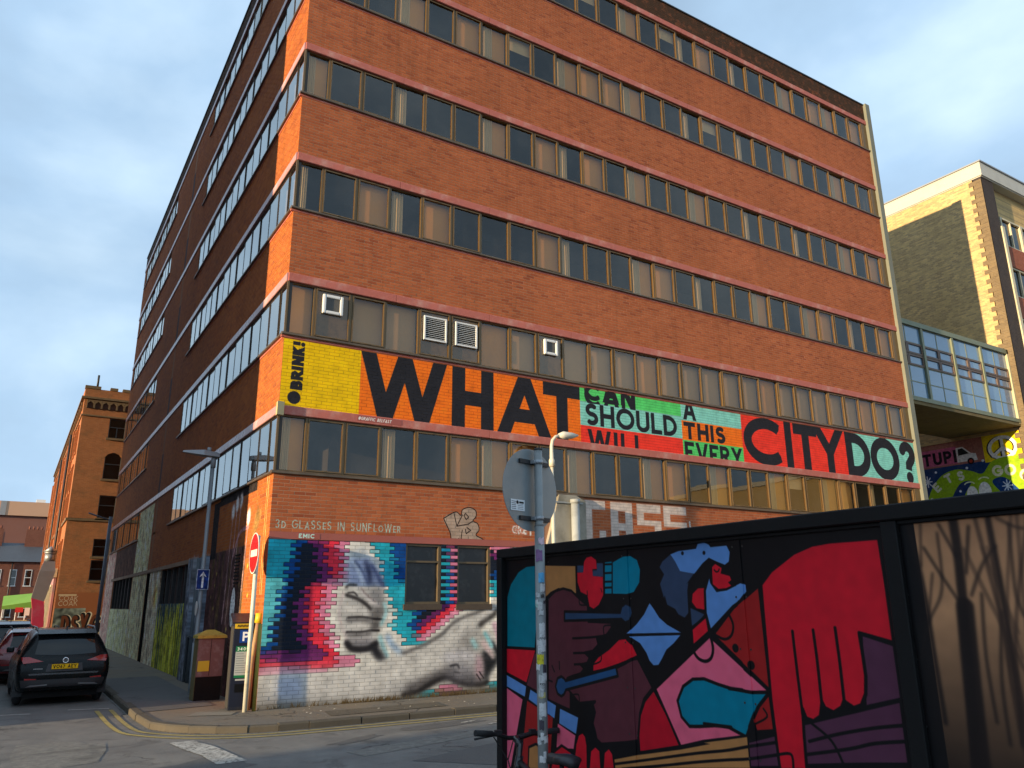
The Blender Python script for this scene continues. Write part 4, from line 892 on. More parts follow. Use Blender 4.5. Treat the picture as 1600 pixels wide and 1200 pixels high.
def bricks_obj(A, name, mat, parent, to, d=.0035):
    n = len(A); rng_ = np.random.default_rng(9); dd = d+rng_.uniform(-.0012, .0012, n); tw = rng_.uniform(-.0008,.0008,(n,2))
    V = np.zeros((n, 8, 3))
    us = (A[:,0],A[:,1],A[:,1],A[:,0]); vv = (A[:,2],A[:,2],A[:,3],A[:,3]); sg = ((-1,-1),(1,-1),(1,1),(-1,1))
    for k in range(4):
        V[:,k] = np.stack([us[k], vv[k], np.full(n, -.004)], 1); V[:,4+k] = np.stack([us[k], vv[k], dd+tw[:,0]*sg[k][0]+tw[:,1]*sg[k][1]], 1)
    V = to(V.reshape(-1,3)); q = np.array([(4,5,6,7),(0,1,5,4),(1,2,6,5),(2,3,7,6),(3,0,4,7)])
    if to is TL: q = q[:, ::-1]
    F_ = (np.arange(n)[:,None,None]*8+q[None]).reshape(-1,4)
    me = bpy.data.meshes.new(name); me.vertices.add(len(V)); me.vertices.foreach_set('co', V.astype(np.float32).ravel())
    me.loops.add(F_.size); me.loops.foreach_set('vertex_index', F_.astype(np.int32).ravel()); me.polygons.add(len(F_)); me.polygons.foreach_set('loop_start', np.arange(0, F_.size, 4, dtype=np.int32)); me.polygons.foreach_set('loop_total', np.full(len(F_), 4, np.int32))
    me.polygons.foreach_set('use_smooth', np.zeros(len(F_), bool)); me.materials.append(mat); me.update(calc_edges=True); me.validate(); return link(name, me, parent)
def TR(V): return np.stack([V[:,0], -V[:,2], V[:,1]], 1)
def TL(V): return np.stack([-V[:,2], V[:,0], V[:,1]], 1)
GAP = (15.40, 16.20)
LWIN = [(0, 12.36), (20.1, 30.18)]
zb = [(Z0, SILL[0]-.05)]+[(SILL[i]+1.36, SILL[i+1]-.12) for i in range(5)]+[(SILL[5]+1.36, ZR)]
MUR = [(2.96,3.81,1.985,3.26),(4.225,5.085,1.975,3.26)]
LGW = [(7.75,13.0,2.05,3.12),(20.3,27.2,1.86,3.16)]
core = MB()
def skin(u0_, u1_, v0_, v1_, face, holes=(), dep=.3, mi=0):
    """mortar-faced wall slab with openings"""
    us = sorted({u0_, u1_, *[h for q in holes for h in q[:2] if u0_ < h < u1_]}); vz = sorted({v0_, v1_, *[h for q in holes for h in q[2:] if v0_ < h < v1_]})
    for a, b in zip(us, us[1:]):
        for c, d in zip(vz, vz[1:]):
            if any(q[0]-1e-6 <= a and b <= q[1]+1e-6 and q[2]-1e-6 <= c and d <= q[3]+1e-6 for q in holes): continue
            if face == 'R':
                core.box((a, 0, c), (b, .012, d), 0)
                if b > .302: core.box((max(a, .302), .0125, c), (b, dep, d), 0)
            else: core.box((0, max(a, .0125), c), (dep, b, d), 1)
for i, (a, b) in enumerate(zb):
    skin(0, W_, a, b, 'R', MUR if i == 0 else ())
    skin(0, D_, a, b, 'L', (LGW+[(GAP[0],GAP[1],0,3.2)]) if i == 0 else ())
    core.box((.302, .302, a+.02), (W_-.02, D_-.02, b-.02), 2)
for s_ in SILL:
    t0, t1 = s_-.12, s_+1.36
    for (y0, y1) in ((12.36, 20.1), (30.18, D_)): core.box((0, y0, t0), (.3, y1, t1), 1)
    core.box((1.7, 1.7, t0), (W_-.02, D_-.05, t1), 2)      # the rooms are 1.4 m deep behind the glass
    core.box((.302, 12.36, t0+.01), (1.69, 20.1, t1-.01), 2); core.box((W_-.25, .25, t0+.01), (W_-.02, 1.69, t1-.01), 2)
core.box((W_, .02, Z0), (W_+.05, D_, ZR), 1)
core.box((.02, D_-.02, Z0), (W_, D_+.02, ZR), 1)
core.build('wall', [M_mR, M_mL, M_room], hb)
# bricks
rR = [(0, W_, a, b) for a, b in zb]
hopper = [(6.60, 7.84, .1, 4.6)]
band0 = [(0, 6.62, 3.262, 3.405)]
AR = bricks_mesh(rR, MUR+hopper+band0, None)
rL = [(0, D_, a, b) for a, b in zb]+[(12.36, 20.1, s_-.12, s_+1.16) for s_ in SILL]+[(30.18, D_, s_-.12, s_+1.16) for s_ in SILL]
SLIT = [(15.45, 15.85, 3.3, 21.0)]
AL = bricks_mesh(rL, LGW+[(GAP[0],GAP[1],0,3.2)]+SLIT, None)
cpos = np.array(cam.location)
cen = np.stack([(AR[:,0]+AR[:,1])/2, np.zeros(len(AR)), (AR[:,2]+AR[:,3])/2], 1); vec = cpos-cen; dist = np.linalg.norm(vec, axis=1)
vis = (AR[:,1]-AR[:,0])*(-vec[:,1]/dist*-1*-1)/dist**2
size = (AR[:,1]-AR[:,0])*(AR[:,3]-AR[:,2])*np.abs(vec[:,1])/dist**3; size[(cen[:,0] > 5.3) & (cen[:,2] < 3.3)] = 0
size *= (AR[:,3]-AR[:,2] > .06)
top = np.argsort(-size)[:300]; mask = np.zeros(len(AR), bool); mask[top] = True
one = {}
rb = random.Random(2)
for i in top:                                   # the 300 bricks that show largest, each an object; alike ones share a mesh
    u0_, u1_, v0_, v1_ = AR[i]; key = (round(u1_-u0_, 3), round(v1_-v0_, 3))
    if key not in one:
        lw, lh = key; m = MB(); dd = .0035; c_ = .0015
        m.add([(0,.004,0),(lw,.004,0),(lw,.004,lh),(0,.004,lh),(0,-dd+c_,0),(lw,-dd+c_,0),(lw,-dd+c_,lh),(0,-dd+c_,lh),(c_,-dd,c_),(lw-c_,-dd,c_),(lw-c_,-dd,lh-c_),(c_,-dd,lh-c_)],
              [(0,1,5,4),(1,2,6,5),(2,3,7,6),(3,0,4,7),(4,5,9,8),(5,6,10,9),(6,7,11,10),(7,4,8,11),(8,9,10,11)]); one[key] = m.mesh('brick', M_bR)
    o = link('brick', one[key], hb, (u0_, rb.uniform(-.0015,.0015), v0_))
tag(bricks_obj(AR[~mask], 'brickwork', M_bR, hb, TR), kind='stuff')
tag(bricks_obj(AL, 'brickwork', M_bL, hb, TL), kind='stuff')
M_joint = plain('dark_joint', (.06,.022,.018), .9)   # the dark movement joint down the side wall, one length a storey
for (a, b) in zb[1:]: MB().box((-.003, 15.46, a), (.01, 15.84, b)).build('movement_joint', M_joint, hb)
# concrete bands over the windows, in panels
pm = {}
def panel(name, ln, h, d, mat, ch=.012):
    k = (name, round(ln,3), round(h,3), mat.name)
    if k not in pm:
        m = MB(); m.prism([(d, 0), (d, h), (-.035+ch, h), (-.035, h-ch), (-.035, ch), (-.035+ch, 0)], 0, .004, ln-.004); pm[k] = m.mesh(name, mat)
    return pm[k]
for s_ in SILL:
    z = s_+1.165; x = 0
    while x < W_-.05: ln = min(2.52, W_-x); link('concrete_panel', panel('concrete_panel', ln, .195, .06, M_band), hb, (x, 0, z)); x += ln
    y = .0
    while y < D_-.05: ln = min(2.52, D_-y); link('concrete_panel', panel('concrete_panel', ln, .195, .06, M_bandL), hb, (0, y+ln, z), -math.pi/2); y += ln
    # sills
    def sill(u0_, u1_, face):
        m = MB(); prof = [(.08,0),(-.055,-.0),(-.065,.012),(-.065,.045),(-.02,.07),(.08,.07)]
        m.prism(prof, 0, 0, u1_-u0_); o = m.build('sill', M_sill, hb)
        if face == 'R': o.location = (u0_, 0, s_-.072)
        else: o.location = (0, u1_, s_-.072); o.rotation_euler.z = -math.pi/2
        if s_ > SILL[0]:
            b_ = MB(); b_.box((0, -.012, 0), (u1_-u0_, .05, .048)); o2 = b_.build('concrete_panel', M_band, hb)
            if face == 'R': o2.location = (u0_, 0, s_-.12)
            else: o2.location = (0, u1_, s_-.12); o2.rotation_euler.z = -math.pi/2
    sill(-.06, W_+.05, 'R')
    for (a, b) in LWIN: sill(a+(.07 if a == 0 else -.15), b+.25, 'L')
o = MB().box((0, -.016, 3.264), (6.6, .05, 3.403)).build('concrete_panel', plain('painted_band', (.36,.10,.075), .8, 0, .15, 1.5, .2), hb)
# windows: F fixed light, C opening casement
wl = {}
def winmesh(kind, wd, h, mat):
    k = (kind, round(wd,3), mat.name); flush = mat is M_bronzeL
    if k in wl: return wl[k]
    f = MB(); t_ = .024
    for a, b in (((0,.03,0),(t_,.11,h)),((wd-t_,.03,0),(wd,.11,h)),((t_,.032,0),(wd-t_,.11,t_)),((t_,.032,h-t_),(wd-t_,.11,h))): f.box(a, b)
    g = MB(); yy = .036 if flush else .075
    if kind == 'C':
        q = .029; e_ = t_+.006
        for a, b in (((e_,.012,e_),(e_+q,.09,h-e_)),((wd-e_-q,.012,e_),(wd-e_,.09,h-e_)),((e_+q,.014,e_),(wd-e_-q,.09,e_+q)),((e_+q,.014,h-e_-q),(wd-e_-q,.09,h-e_))): f.box(a, b)
        f.box((wd*.5-.02,.004,h-e_-.02),(wd*.5+.02,.014,h-e_-.004)); f.box((wd*.5-.02,.004,e_+.004),(wd*.5+.02,.014,e_+.02)); yy = .018 if flush else .05
    g.quad((t_,yy,t_),(wd-t_,yy,t_),(wd-t_,yy,h-t_),(t_,yy,h-t_))
    b1 = MB(); b1.quad((t_,.17,t_),(wd-t_,.17,t_),(wd-t_,.17,h-t_),(t_,.17,h-t_))
    b2 = MB(); n = 14
    for i in range(n): a0, a1 = wd*.12+wd*.36*i/n, wd*.12+wd*.36*(i+1)/n; b2.quad((a0,.17+.02*math.sin(i*1.9),0.03),(a1,.17+.02*math.sin((i+1)*1.9),.03),(a1,.17+.02*math.sin((i+1)*1.9),h-.03),(a0,.17+.02*math.sin(i*1.9),h-.03))
    b3 = MB(); b3.quad((t_,.15,h*.62),(wd-t_,.15,h*.62),(wd-t_,.15,h-t_),(t_,.15,h-t_))
    wl[k] = (f.mesh('window', mat), g.mesh('pane', M_glass), [b1.mesh('blind', M_blindA), b2.mesh('curtain', M_blindB), b1.mesh('blind', M_blindC), b3.mesh('blind', M_blindB), b2.mesh('curtain', M_blindA)])
    return wl[k]
GLm = {}
def lglass(g):
    if g.name not in GLm: GLm[g.name] = g.copy(); GLm[g.name].materials[0] = M_glassL
    return GLm[g.name]
rw = random.Random(21)
far_f, far_g = [], []
def placewin(face, u0_, kind, wd, s_, row, k):
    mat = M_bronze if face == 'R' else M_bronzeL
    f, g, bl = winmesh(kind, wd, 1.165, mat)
    loc, rz = ((u0_, 0, s_), 0) if face == 'R' else ((0, u0_+wd, s_), -math.pi/2)
    hidden = (row == 5 and ((face == 'R' and u0_ < 7.8) or (face == 'L' and (u0_ < 6.4 or u0_ > 20.9))))
    if hidden: far_f.append((f, loc, rz)); far_g.append((g, loc, rz)); return None
    o = link('window', f, hb, loc, rz); pn = link('pane', g if face == 'R' else lglass(g), o); pn.rotation_euler = (rw.uniform(-.006,.006), 0, rw.uniform(-.006,.006)) if face == 'R' else (rw.uniform(-.003,.003), 0, rw.uniform(-.002,.002))
    r_ = rw.random()
    if face == 'R':
        if row == 1: link('blind', bl[2 if kind == 'C' or k % 2 else 0], o)
        elif kind == 'F': link('curtain', bl[1], o) if r_ < .45 else (link('blind', bl[0], o), link('curtain', bl[1], o).__setattr__('location', (0,-.03,0))) if r_ < .9 else None
        elif r_ < .34: link('blind', bl[0], o)
        elif r_ < .42: link('blind', bl[3], o)
    elif r_ < .15: link('blind', bl[2], o)
    elif r_ < .4 and kind == 'F': link('curtain', bl[1], o)
    return o
VENT = {}
for row, s_ in enumerate(SILL):
    for k in range(27):
        if k == 0: kind, u, wd = 'F', 0.03, .59
        else: u = .62+.84*(k-1); wd = .84; kind = 'F' if k % 3 == 0 else 'C'
        o = placewin('R', u, kind, wd, s_, row, k)
        if row == 1 and k in (1, 4, 5, 8): VENT[k] = o
    for k in range(15):
        if k == 0: kind, u, wd = 'F', 0.03, .57
        else: u = .60+.84*(k-1); wd = .84; kind = 'F' if k % 3 == 0 else 'C'
        placewin('L', u, kind, wd, s_, row, k)
    for k in range(12): placewin('L', 20.1+.84*k, 'F' if k % 3 == 0 else 'C', .84, s_, row, k)
def joined(lst, name, mat):
    m = MB()
    for me, loc, rz in lst:
        T_ = Matrix.Translation(loc) @ Matrix.Rotation(rz, 4, 'Z'); m.add([T_ @ v.co for v in me.vertices], [list(p.vertices) for p in me.polygons])
    return tag(m.build(name, mat, hb), kind='stuff')
joined(far_f, 'upper_window', M_bronze); joined(far_g, 'upper_pane', M_glass)
for s_ in SILL:
    MB().box((-.012, -.012, s_), (.03, .03, s_+1.165)).build('corner_post', M_bronze, hb); MB().box((22.46, .0, s_), (W_, .12, s_+1.165)).build('end_post', M_bronze, hb)
# vents in the second row of windows
M_board = plain('vent_board', (.16,.11,.06), .7, 0, .2, 3, dirt=(.05,.035,.02), dscale=9)
for k, o in VENT.items():
    b = MB(); b.box((.07,.055,.07),(.77,.062,1.1)); b.build('vent_board', M_board, o)
    if k in (1, 8):
        x0, x1, z0, z1 = (.17,.64,.58,1.03) if k == 1 else (.2,.63,.60,1.02); m = MB()
        q = .075
        for a, c in (((x0,-.03,z0),(x0+q,.05,z1)),((x1-q,-.03,z0),(x1,.05,z1)),((x0+q,-.028,z0),(x1-q,.05,z0+q)),((x0+q,-.028,z1-q),(x1-q,.05,z1))): m.box(a, c)
        v = bevel(m.build('fan_cover', M_white, o), .02); g = MB(); g.box((x0+q,.0,z0+q),(x1-q,.03,z1-q)); g.build('fan_grille', plain('fan_mesh%d' % k, (.10,.095,.085), .8, 0, .4, 60, .5), v)
    else:
        x0, x1, z0, z1 = .12, .72, .40, 1.0; m = MB(); q = .035
        for a, c in (((x0,-.02,z0),(x0+q,.05,z1)),((x1-q,-.02,z0),(x1,.05,z1)),((x0+q,-.018,z0),(x1-q,.05,z0+q)),((x0+q,-.018,z1-q),(x1-q,.05,z1))): m.box(a, c)
        v = m.build('louvre_frame', M_white, o)
        lm_ = MB(); lm_.prism([(.04,0),(-.01,-.012),(-.01,-.004),(.04,.010)], 0, x0+q, x1-q); sm_ = lm_.mesh('slat', M_white)
        for i in range(11): link('slat', sm_, v, (0, 0, z0+q+.03+.047*i))
        b2 = MB(); b2.box((x0+q,.042,z0+q),(x1-q,.05,z1-q)); b2.build('louvre_back', M_blk, v)
# barred openings beside the mural and on the street side
M_grim = plain('grimy_dark', (.016,.015,.015), .35, 0, .3, 3, dirt=(.06,.055,.05), dscale=4)
for (a, b, c, d) in MUR:
    m = MB(); m.box((a,.10,c),(b,.12,d)); bd = m.build('window_board', M_grim, hb)
    f = MB(); q = .05
    for p, r_ in (((a,.03,c),(a+q,.1,d)),((b-q,.03,c),(b,.1,d)),((a+q,.032,c),(b-q,.1,c+q)),((a+q,.032,d-q),(b-q,.1,d)),((a+q,.034,d-.40),(b-q,.1,d-.36))): f.box(p, r_)
    f.build('window_frame', plain('tarnished_frame', (.13,.095,.055), .6, .3, .3, 6), bd); s2 = MB(); s2.box((a-.03,-.03,c-.12),(b+.03,.1,c)); s2.build('window_sill', plain('soot_sill', (.07,.05,.035), .9, 0, .3, 5), bd)
for (a, b, c, d) in LGW:
    m = MB(); m.box((.16,a,c),(.18,b,d)); bd = m.build('window_board', plain('oxblood_board', (.05,.014,.012), .7, 0, .3, 2), hb)
    n = int((b-a)/1.0); bar = MB().box((-.0,0,0),(.1,.13,d-c)).mesh('mullion', plain('soot_mullion', (.03,.028,.028), .8))
    for i in range(n+1): link('mullion', bar, bd, (.03, a+(b-a-.13)*i/n, c))
m = MB(); m.box((-.03, 7.7, 3.13),(.06, 28, 3.245)); m.build('ledge', plain('pale_ledge', (.34,.22,.14), .85, 0, .25, 2, dirt=(.12,.08,.06)), hb)
m = MB(); m.box((.296, GAP[0], .0),(.30, GAP[1], 3.2)); m.build('doorway_back', M_blk, hb)  # black back and lining stand in for the dark of a deep doorway
for q in (GAP[0]+.001, GAP[1]-.031): MB().box((.004, q, .0),(.295, q+.03, 3.2)).build('doorway_lining', M_blk, hb)
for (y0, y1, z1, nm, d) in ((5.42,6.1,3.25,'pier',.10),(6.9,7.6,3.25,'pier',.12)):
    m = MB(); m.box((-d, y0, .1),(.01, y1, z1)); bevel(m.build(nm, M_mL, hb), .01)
m = MB()
for i in range(9): m.box((-.02, 2.2, 2.45+.075*i),(.02, 2.62, 2.48+.075*i))
m.build('air_brick', M_blk, hb)
m = MB(); m.tube([(-.07,6.4,.1),(-.07,6.4,3.2)], .055); m.tube([(-.1,6.75,.1),(-.1,6.75,1.2),(-.1,6.3,1.25)], .035); m.build('drain_pipe', plain('grimy_pipe', (.10,.12,.135), .6, 0, .3, 4), hb)
# the concrete hopper wall and its down pipe
m = MB(); m.prism([(6.55,.1),(6.62,3.35),(7.0,4.575),(7.54,4.575),(7.82,4.45),(7.82,.1)], 1, -.09, .05); bevel(m.build('concrete_buttress', M_conc, hb), .012)
m = MB(); m.tube([(7.40,-.20,.1),(7.40,-.20,4.42)], .105, 16); m.tube([(7.40,-.20,4.36),(7.40,-.20,4.46)], .125, 16); m.box((6.75,-.12,4.36),(7.7,-.1,4.40)); m.build('down_pipe', plain('pipe_grey', (.36,.38,.37), .55, 0, .12, 3, dirt=(.2,.2,.19)), hb)
# pier at the far end and the roof edge
m = MB(); m.box((W_+.0,-.12,.1),(W_+.26,.3,ZR+.04)); m.build('end_pier', plain('grey_render', (.19,.195,.15), .85, 0, .2, .8, .2, dirt=(.16,.17,.13)), hb)
m = MB(); m.box((-.035,-.035,ZR),(W_+.1,.3,ZR+.045)); m.box((-.035,.3,ZR),(.3,D_,ZR+.045)); m.build('roof_edge', M_dark, hb)
m = MB(); m.box((.3,.3,ZR-.4),(W_,D_,ZR-.35)); m.build('roof', M_asph3, hb)
m = MB(); m.prism([(-.06,-.13),(.09,-.09),(.06,.02),(-.04,.04)], 2, 5.76, 6.04); m.build('corner_bracket', plain('cream_bracket', (.6,.45,.22), .7, 0, .2, 8), hb)
cvg = Canvas(0, 0, 1.05, .12, 300)
text(cvg, '@GRaFFIC BELFaST', .02, .02, .075, .013, (236,226,216), .14, .62, slant=.25, clip=False, small=.9)
def decal_mat(name, cv, base=None):
    m, t, b = newmat(name); uv = N(t, 'ShaderNodeTexCoord'); im = N(t, 'ShaderNodeTexImage', extension='EXTEND'); im.image = cv.image(name); t.links.new(uv.outputs['UV'], im.inputs[0])
    b.inputs['Specular IOR Level'].default_value = .2
    if base is None: t.links.new(im.outputs['Alpha'], b.inputs['Alpha']); c = im.outputs['Color']
    else: c = mixc(t, im.outputs['Alpha'], base, im.outputs['Color'])
    t.links.new(c, b.inputs['Base Color']); b.inputs['Roughness'].default_value = .5; return m
def decal(name, cv, mname, o, ux, uy, wd, ht, parent, base=None):
    """a flat printed plate: origin o, sides along ux and uy"""
    o, ux, uy = Vector(o), Vector(ux).normalized(), Vector(uy).normalized(); n_ = ux.cross(uy)*.003
    me = bpy.data.meshes.new(name); P = [o, o+ux*wd, o+ux*wd+uy*ht, o+uy*ht]; V = [p+n_ for p in P]+[p for p in P]
    me.from_pydata([tuple(v) for v in V], [], [(0,1,2,3),(4,7,6,5),(0,4,5,1),(1,5,6,2),(2,6,7,3),(3,7,4,0)])
    uv = me.uv_layers.new(name='uv'); q = {0:(0,0),1:(1,0),2:(1,1),3:(0,1),4:(0,0),5:(1,0),6:(1,1),7:(0,1)}
    for lp in me.loops: uv.data[lp.index].uv = q[lp.vertex_index]
    me.materials.append(MT.get(mname) or decal_mat(mname, cv, base)); return link(name, me, parent)
cve = Canvas(0, 0, .46, .11, 300); text(cve, 'EMIC', .02, .01, .09, .022, (190,222,206), .2, 1.0)
decal('mural_signature', cve, 'mural_signature_paint', (.57,-.0165,3.278), (1,0,0), (0,0,1), .46, .11, hb, (.36,.10,.075))
decal('signature', cvg, 'signature_paint', (1.70,-.0355,5.845), (1,0,0), (0,0,1), 1.05, .12, hb, (.36,.10,.08))

# ------------------------------------------------------------------ neighbouring buildings
def brick_tex(name, c1, c2, mort, axis, sc=1.0, dirt=None):
    m, t, b = newmat(name); P = pos(t); sx = N(t, 'ShaderNodeSeparateXYZ'); t.links.new(P, sx.inputs[0])
    cb = N(t, 'ShaderNodeCombineXYZ'); t.links.new(sx.outputs[axis], cb.inputs[0]); t.links.new(sx.outputs[2], cb.inputs[1])
    bt = N(t, 'ShaderNodeTexBrick'); t.links.new(cb.outputs[0], bt.inputs['Vector']); bt.inputs['Color1'].default_value = (*c1,1); bt.inputs['Color2'].default_value = (*c2,1); bt.inputs['Mortar'].default_value = (*mort,1)
    bt.inputs['Scale'].default_value = 1; bt.inputs['Brick Width'].default_value = .225*sc; bt.inputs['Row Height'].default_value = .075*sc; bt.inputs['Mortar Size'].default_value = .008*sc; bt.inputs['Bias'].default_value = 0
    c = mixc(t, ramp(t, noise(t, P, .5, 6, .65), .35, .7, 0, .4), bt.outputs['Color'], tuple(x*.5 for x in c1)); c = mixc(t, ramp(t, noise(t, P, 4, 6, .7), .45, .75, 0, .3), c, tuple(x*.6 for x in c2))
    if dirt: c = mixc(t, ramp(t, noise(t, P, 1.3, 7, .7), .5, .7, 0, .6), c, dirt)
    t.links.new(c, b.inputs['Base Color']); b.inputs['Roughness'].default_value = .85; b.inputs['Specular IOR Level'].default_value = .25
    bump(t, b, math_(t, 'ADD', math_(t, 'MULTIPLY', bt.outputs['Fac'], -1.0), math_(t, 'MULTIPLY', noise(t, P, 40, 3), .5)), .5, .012); return m
M_ybL = brick_tex('buff_brick_side', (.76,.52,.21), (.40,.275,.14), (.55,.43,.24), 1)
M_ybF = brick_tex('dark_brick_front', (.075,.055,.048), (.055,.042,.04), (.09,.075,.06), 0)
M_rbF = brick_tex('red_tile_panel', (.40,.12,.06), (.34,.10,.05), (.3,.12,.08), 0)
M_cream = plain('cream_render', (.62,.55,.38), .8, 0, .1, 1, dirt=(.4,.35,.24))
M_fascia = plain('white_fascia', (.50,.48,.41), .6, 0, .08, 1, dirt=(.4,.38,.33))
YX, YY, YZ = 32.0, .20, 22.0
yb = thing('corner_building', 'buff brick building at right with a cast shadow, dark front and white roof edge', 'building')
m = MB(); m.box((YX, YY+.35, 9.05),(YX+14, 26, YZ-.75), 0); m.box((YX+.02, YY+.36, 0),(YX+14, 26, 9.05), 1); m.build('wall', [M_ybL, M_lg], yb)
qm = MB(); rq = random.Random(3)                      # toothed corner of pale bricks
n = int((YZ-.75-4)/.225)
for i in range(n): z = 4+.225*i; qm.box((YX-.012, YY, z),(YX+.05, YY+.36+(.22 if i % 2 else 0), z+.225-.004))
qm.build('quoins', brick_tex('brown_quoin_brick', (.25,.175,.09), (.17,.12,.07), (.25,.2,.13), 1), yb)
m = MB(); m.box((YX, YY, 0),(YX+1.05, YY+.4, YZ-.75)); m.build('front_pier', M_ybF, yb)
m = MB(); m.box((YX-.06, YY-.10, YZ-.75),(YX+14, 26.1, YZ-.06)); m.box((YX-.02, YY-.05, YZ-.80),(YX+14, 26, YZ-.75)); m.build('fascia', M_fascia, yb)
m = MB(); m.box((YX-.12, YY-.16, YZ-.06),(YX+14.1, 26.2, YZ)); m.build('roof', plain('lead_edge', (.30,.31,.32), .5, .2), yb)
m = MB(); m.box((YX+1.05, YY-.06, 3),(YX+1.28, YY+.4, YZ-3.1)); m.build('pilaster', M_cream, yb)
for i in range(6):
    z = 4.2+2.55*i
    m = MB(); m.box((YX+1.3, YY+.02, z),(YX+9, YY+.4, z+1.05)); m.build('spandrel', M_rbF, yb)
    for k in range(4):
        x0 = YX+1.3+1.9*k; f = MB()
        for a, b in (((x0,YY+.06,z+1.05),(x0+.1,YY+.3,z+2.55)),((x0+1.8,YY+.06,z+1.05),(x0+1.9,YY+.3,z+2.55)),((x0+.1,YY+.07,z+1.05),(x0+1.8,YY+.3,z+1.13)),((x0+.1,YY+.07,z+2.47),(x0+1.8,YY+.3,z+2.55)),((x0+.9,YY+.08,z+1.13),(x0+.97,YY+.3,z+2.47))): f.box(a, b)
        o = f.build('window', M_cream, yb); g = MB(); g.box((x0+.1,YY+.16,z+1.13),(x0+1.8,YY+.18,z+2.47)); g.build('pane', M_glassd, o)
m = MB(); m.box((YX+1.3, YY+.41, 3),(YX+9, YY+.6, YZ-1)); m.build('inner_wall', M_room, yb)

br = thing('glazed_bridge', 'glazed bridge with blue panes joining the red building to the buff brick building', 'bridge')
M_brfr = plain('bridge_frame', (.20,.22,.14), .55, .2, .1, 2); M_brbr = plain('brown_sash', (.12,.075,.05), .5, .1)
M_bp = newmat('blue_panel')[0]
_b = M_bp.node_tree.nodes['Principled BSDF']; _b.inputs['Base Color'].default_value = (.13,.23,.34,1); _b.inputs['Roughness'].default_value = .05; _b.inputs['Specular IOR Level'].default_value = 1.0; _b.inputs['Coat Weight'].default_value = .6
BX0, BX1, BY0, BY1, BZ0, BZ1 = W_+.30, YX-.01, .55, 3.6, 9.2, 12.66
m = MB(); m.box((BX0, BY0-.12, BZ1-.20),(BX1+.0, BY1, BZ1)); m.build('roof', M_brfr, br)
m = MB(); m.box((BX0, BY0-.10, BZ0),(BX1, BY1, BZ0+.14)); m.build('soffit', plain('soffit_board', (.16,.12,.045), .8, 0, .2, 2, dirt=(.08,.06,.03)), br)
m = MB(); m.box((BX0, BY0-.14, BZ0+.14),(BX1+.0, BY0+.05, BZ0+.30)); m.build('bottom_rail', M_brfr, br)
m = MB(); m.box((BX0, BY0+1.5, BZ0+.3),(BX1, BY1, BZ1-.2)); m.build('inner_wall', M_room, br)
nb = 4; bw = (BX1-BX0-.12)/nb; rows_ = [(.30,.95,'p'),(.95,1.60,'p'),(1.60,2.08,'w'),(2.08,2.56,'w'),(2.56,3.26,'p')]
for i in range(nb):
    x0 = BX0+.06+bw*i
    m = MB(); m.box((x0-.07, BY0-.10, BZ0+.3),(x0+.07, BY0+.06, BZ1-.2)); m.build('mullion', M_brfr, br)
    for h in range(2):
        a = x0+.07+(bw-.14)/2*h; b = a+(bw-.14)/2
        for (z0, z1, kd) in rows_:
            z0 += BZ0; z1 += BZ0
            if kd == 'p':
                o = MB().box((a+.02, BY0-.02, z0+.02),(b-.02, BY0+.02, z1-.02)).build('panel', M_bp, br)
            else:
                q = .085; f = MB()
                for p, r_ in (((a+.01,BY0-.06,z0+.01),(a+q,BY0+.05,z1-.01)),((b-q,BY0-.06,z0+.01),(b-.01,BY0+.05,z1-.01)),((a+q,BY0-.055,z0+.01),(b-q,BY0+.05,z0+q)),((a+q,BY0-.055,z1-q),(b-q,BY0+.05,z1-.01))): f.box(p, r_)
                o = f.build('window', M_brbr, br); MB().box((a+q,BY0-.01,z0+q),(b-q,BY0+.01,z1-q)).build('pane', M_bp, o)
    m = MB()
    for z in (.30,.95,1.60,2.08,2.56,3.26): m.box((x0+.07, BY0-.03, BZ0+z-.02),(x0+bw-.07, BY0+.03, BZ0+z+.02))
    m.box((x0+bw/2-.025, BY0-.031, BZ0+.3),(x0+bw/2+.025, BY0+.031, BZ0+3.26)); m.build('transom', M_brfr, br)
m = MB(); m.box((BX1-.12, BY0-.12, BZ0+.1),(BX1+.004, BY0+.1, BZ1)); m.build('end_post', plain('cream_post', (.5,.45,.28), .6), br)

# the castellated brick warehouse down the side street
M_whF = brick_tex('warehouse_brick', (.44,.165,.058), (.34,.125,.048), (.36,.19,.1), 0, 1.0, (.16,.10,.05))
M_whL = brick_tex('warehouse_brick_side', (.50,.17,.055), (.42,.135,.05), (.40,.20,.1), 1)
M_whS = plain('sooty_stone', (.17,.115,.06), .85, 0, .3, 3, .3, dirt=(.06,.05,.03), dscale=3)
wh = thing('brick_warehouse', 'orange brick warehouse with a stepped parapet and arched windows down the side street', 'building')
WX0, WX1, WY0, WY1, WZ = -1.95, 13.0, 36.0, 71.0, 14.0
wx = [(-.42,.46,11.72,12.92),(-.46,.44,9.25,10.86),(-.46,.42,6.95,8.28),(-.44,.5,4.75,5.75),(-.44,.5,3.4,4.55)]
m = MB()
us = [WX0,-.45,.47,WX1]; zs = sorted({0, WZ, *[q for w4 in wx for q in w4[2:]]})
for i in range(3):
    for c, d in zip(zs, zs[1:]):
        if i == 1 and any(abs(c-w4[2]) < 1e-6 for w4 in wx): m.box((us[i], WY0+.25, c),(us[i+1], WY0+.5, d), 0); continue
        m.box((us[i], WY0, c),(us[i+1], WY0+.5, d), 0)
m.box((WX0+.004, WY0+.5, 0),(WX1, WY1, WZ), 1); m.build('wall', [M_whF, M_whL], wh)
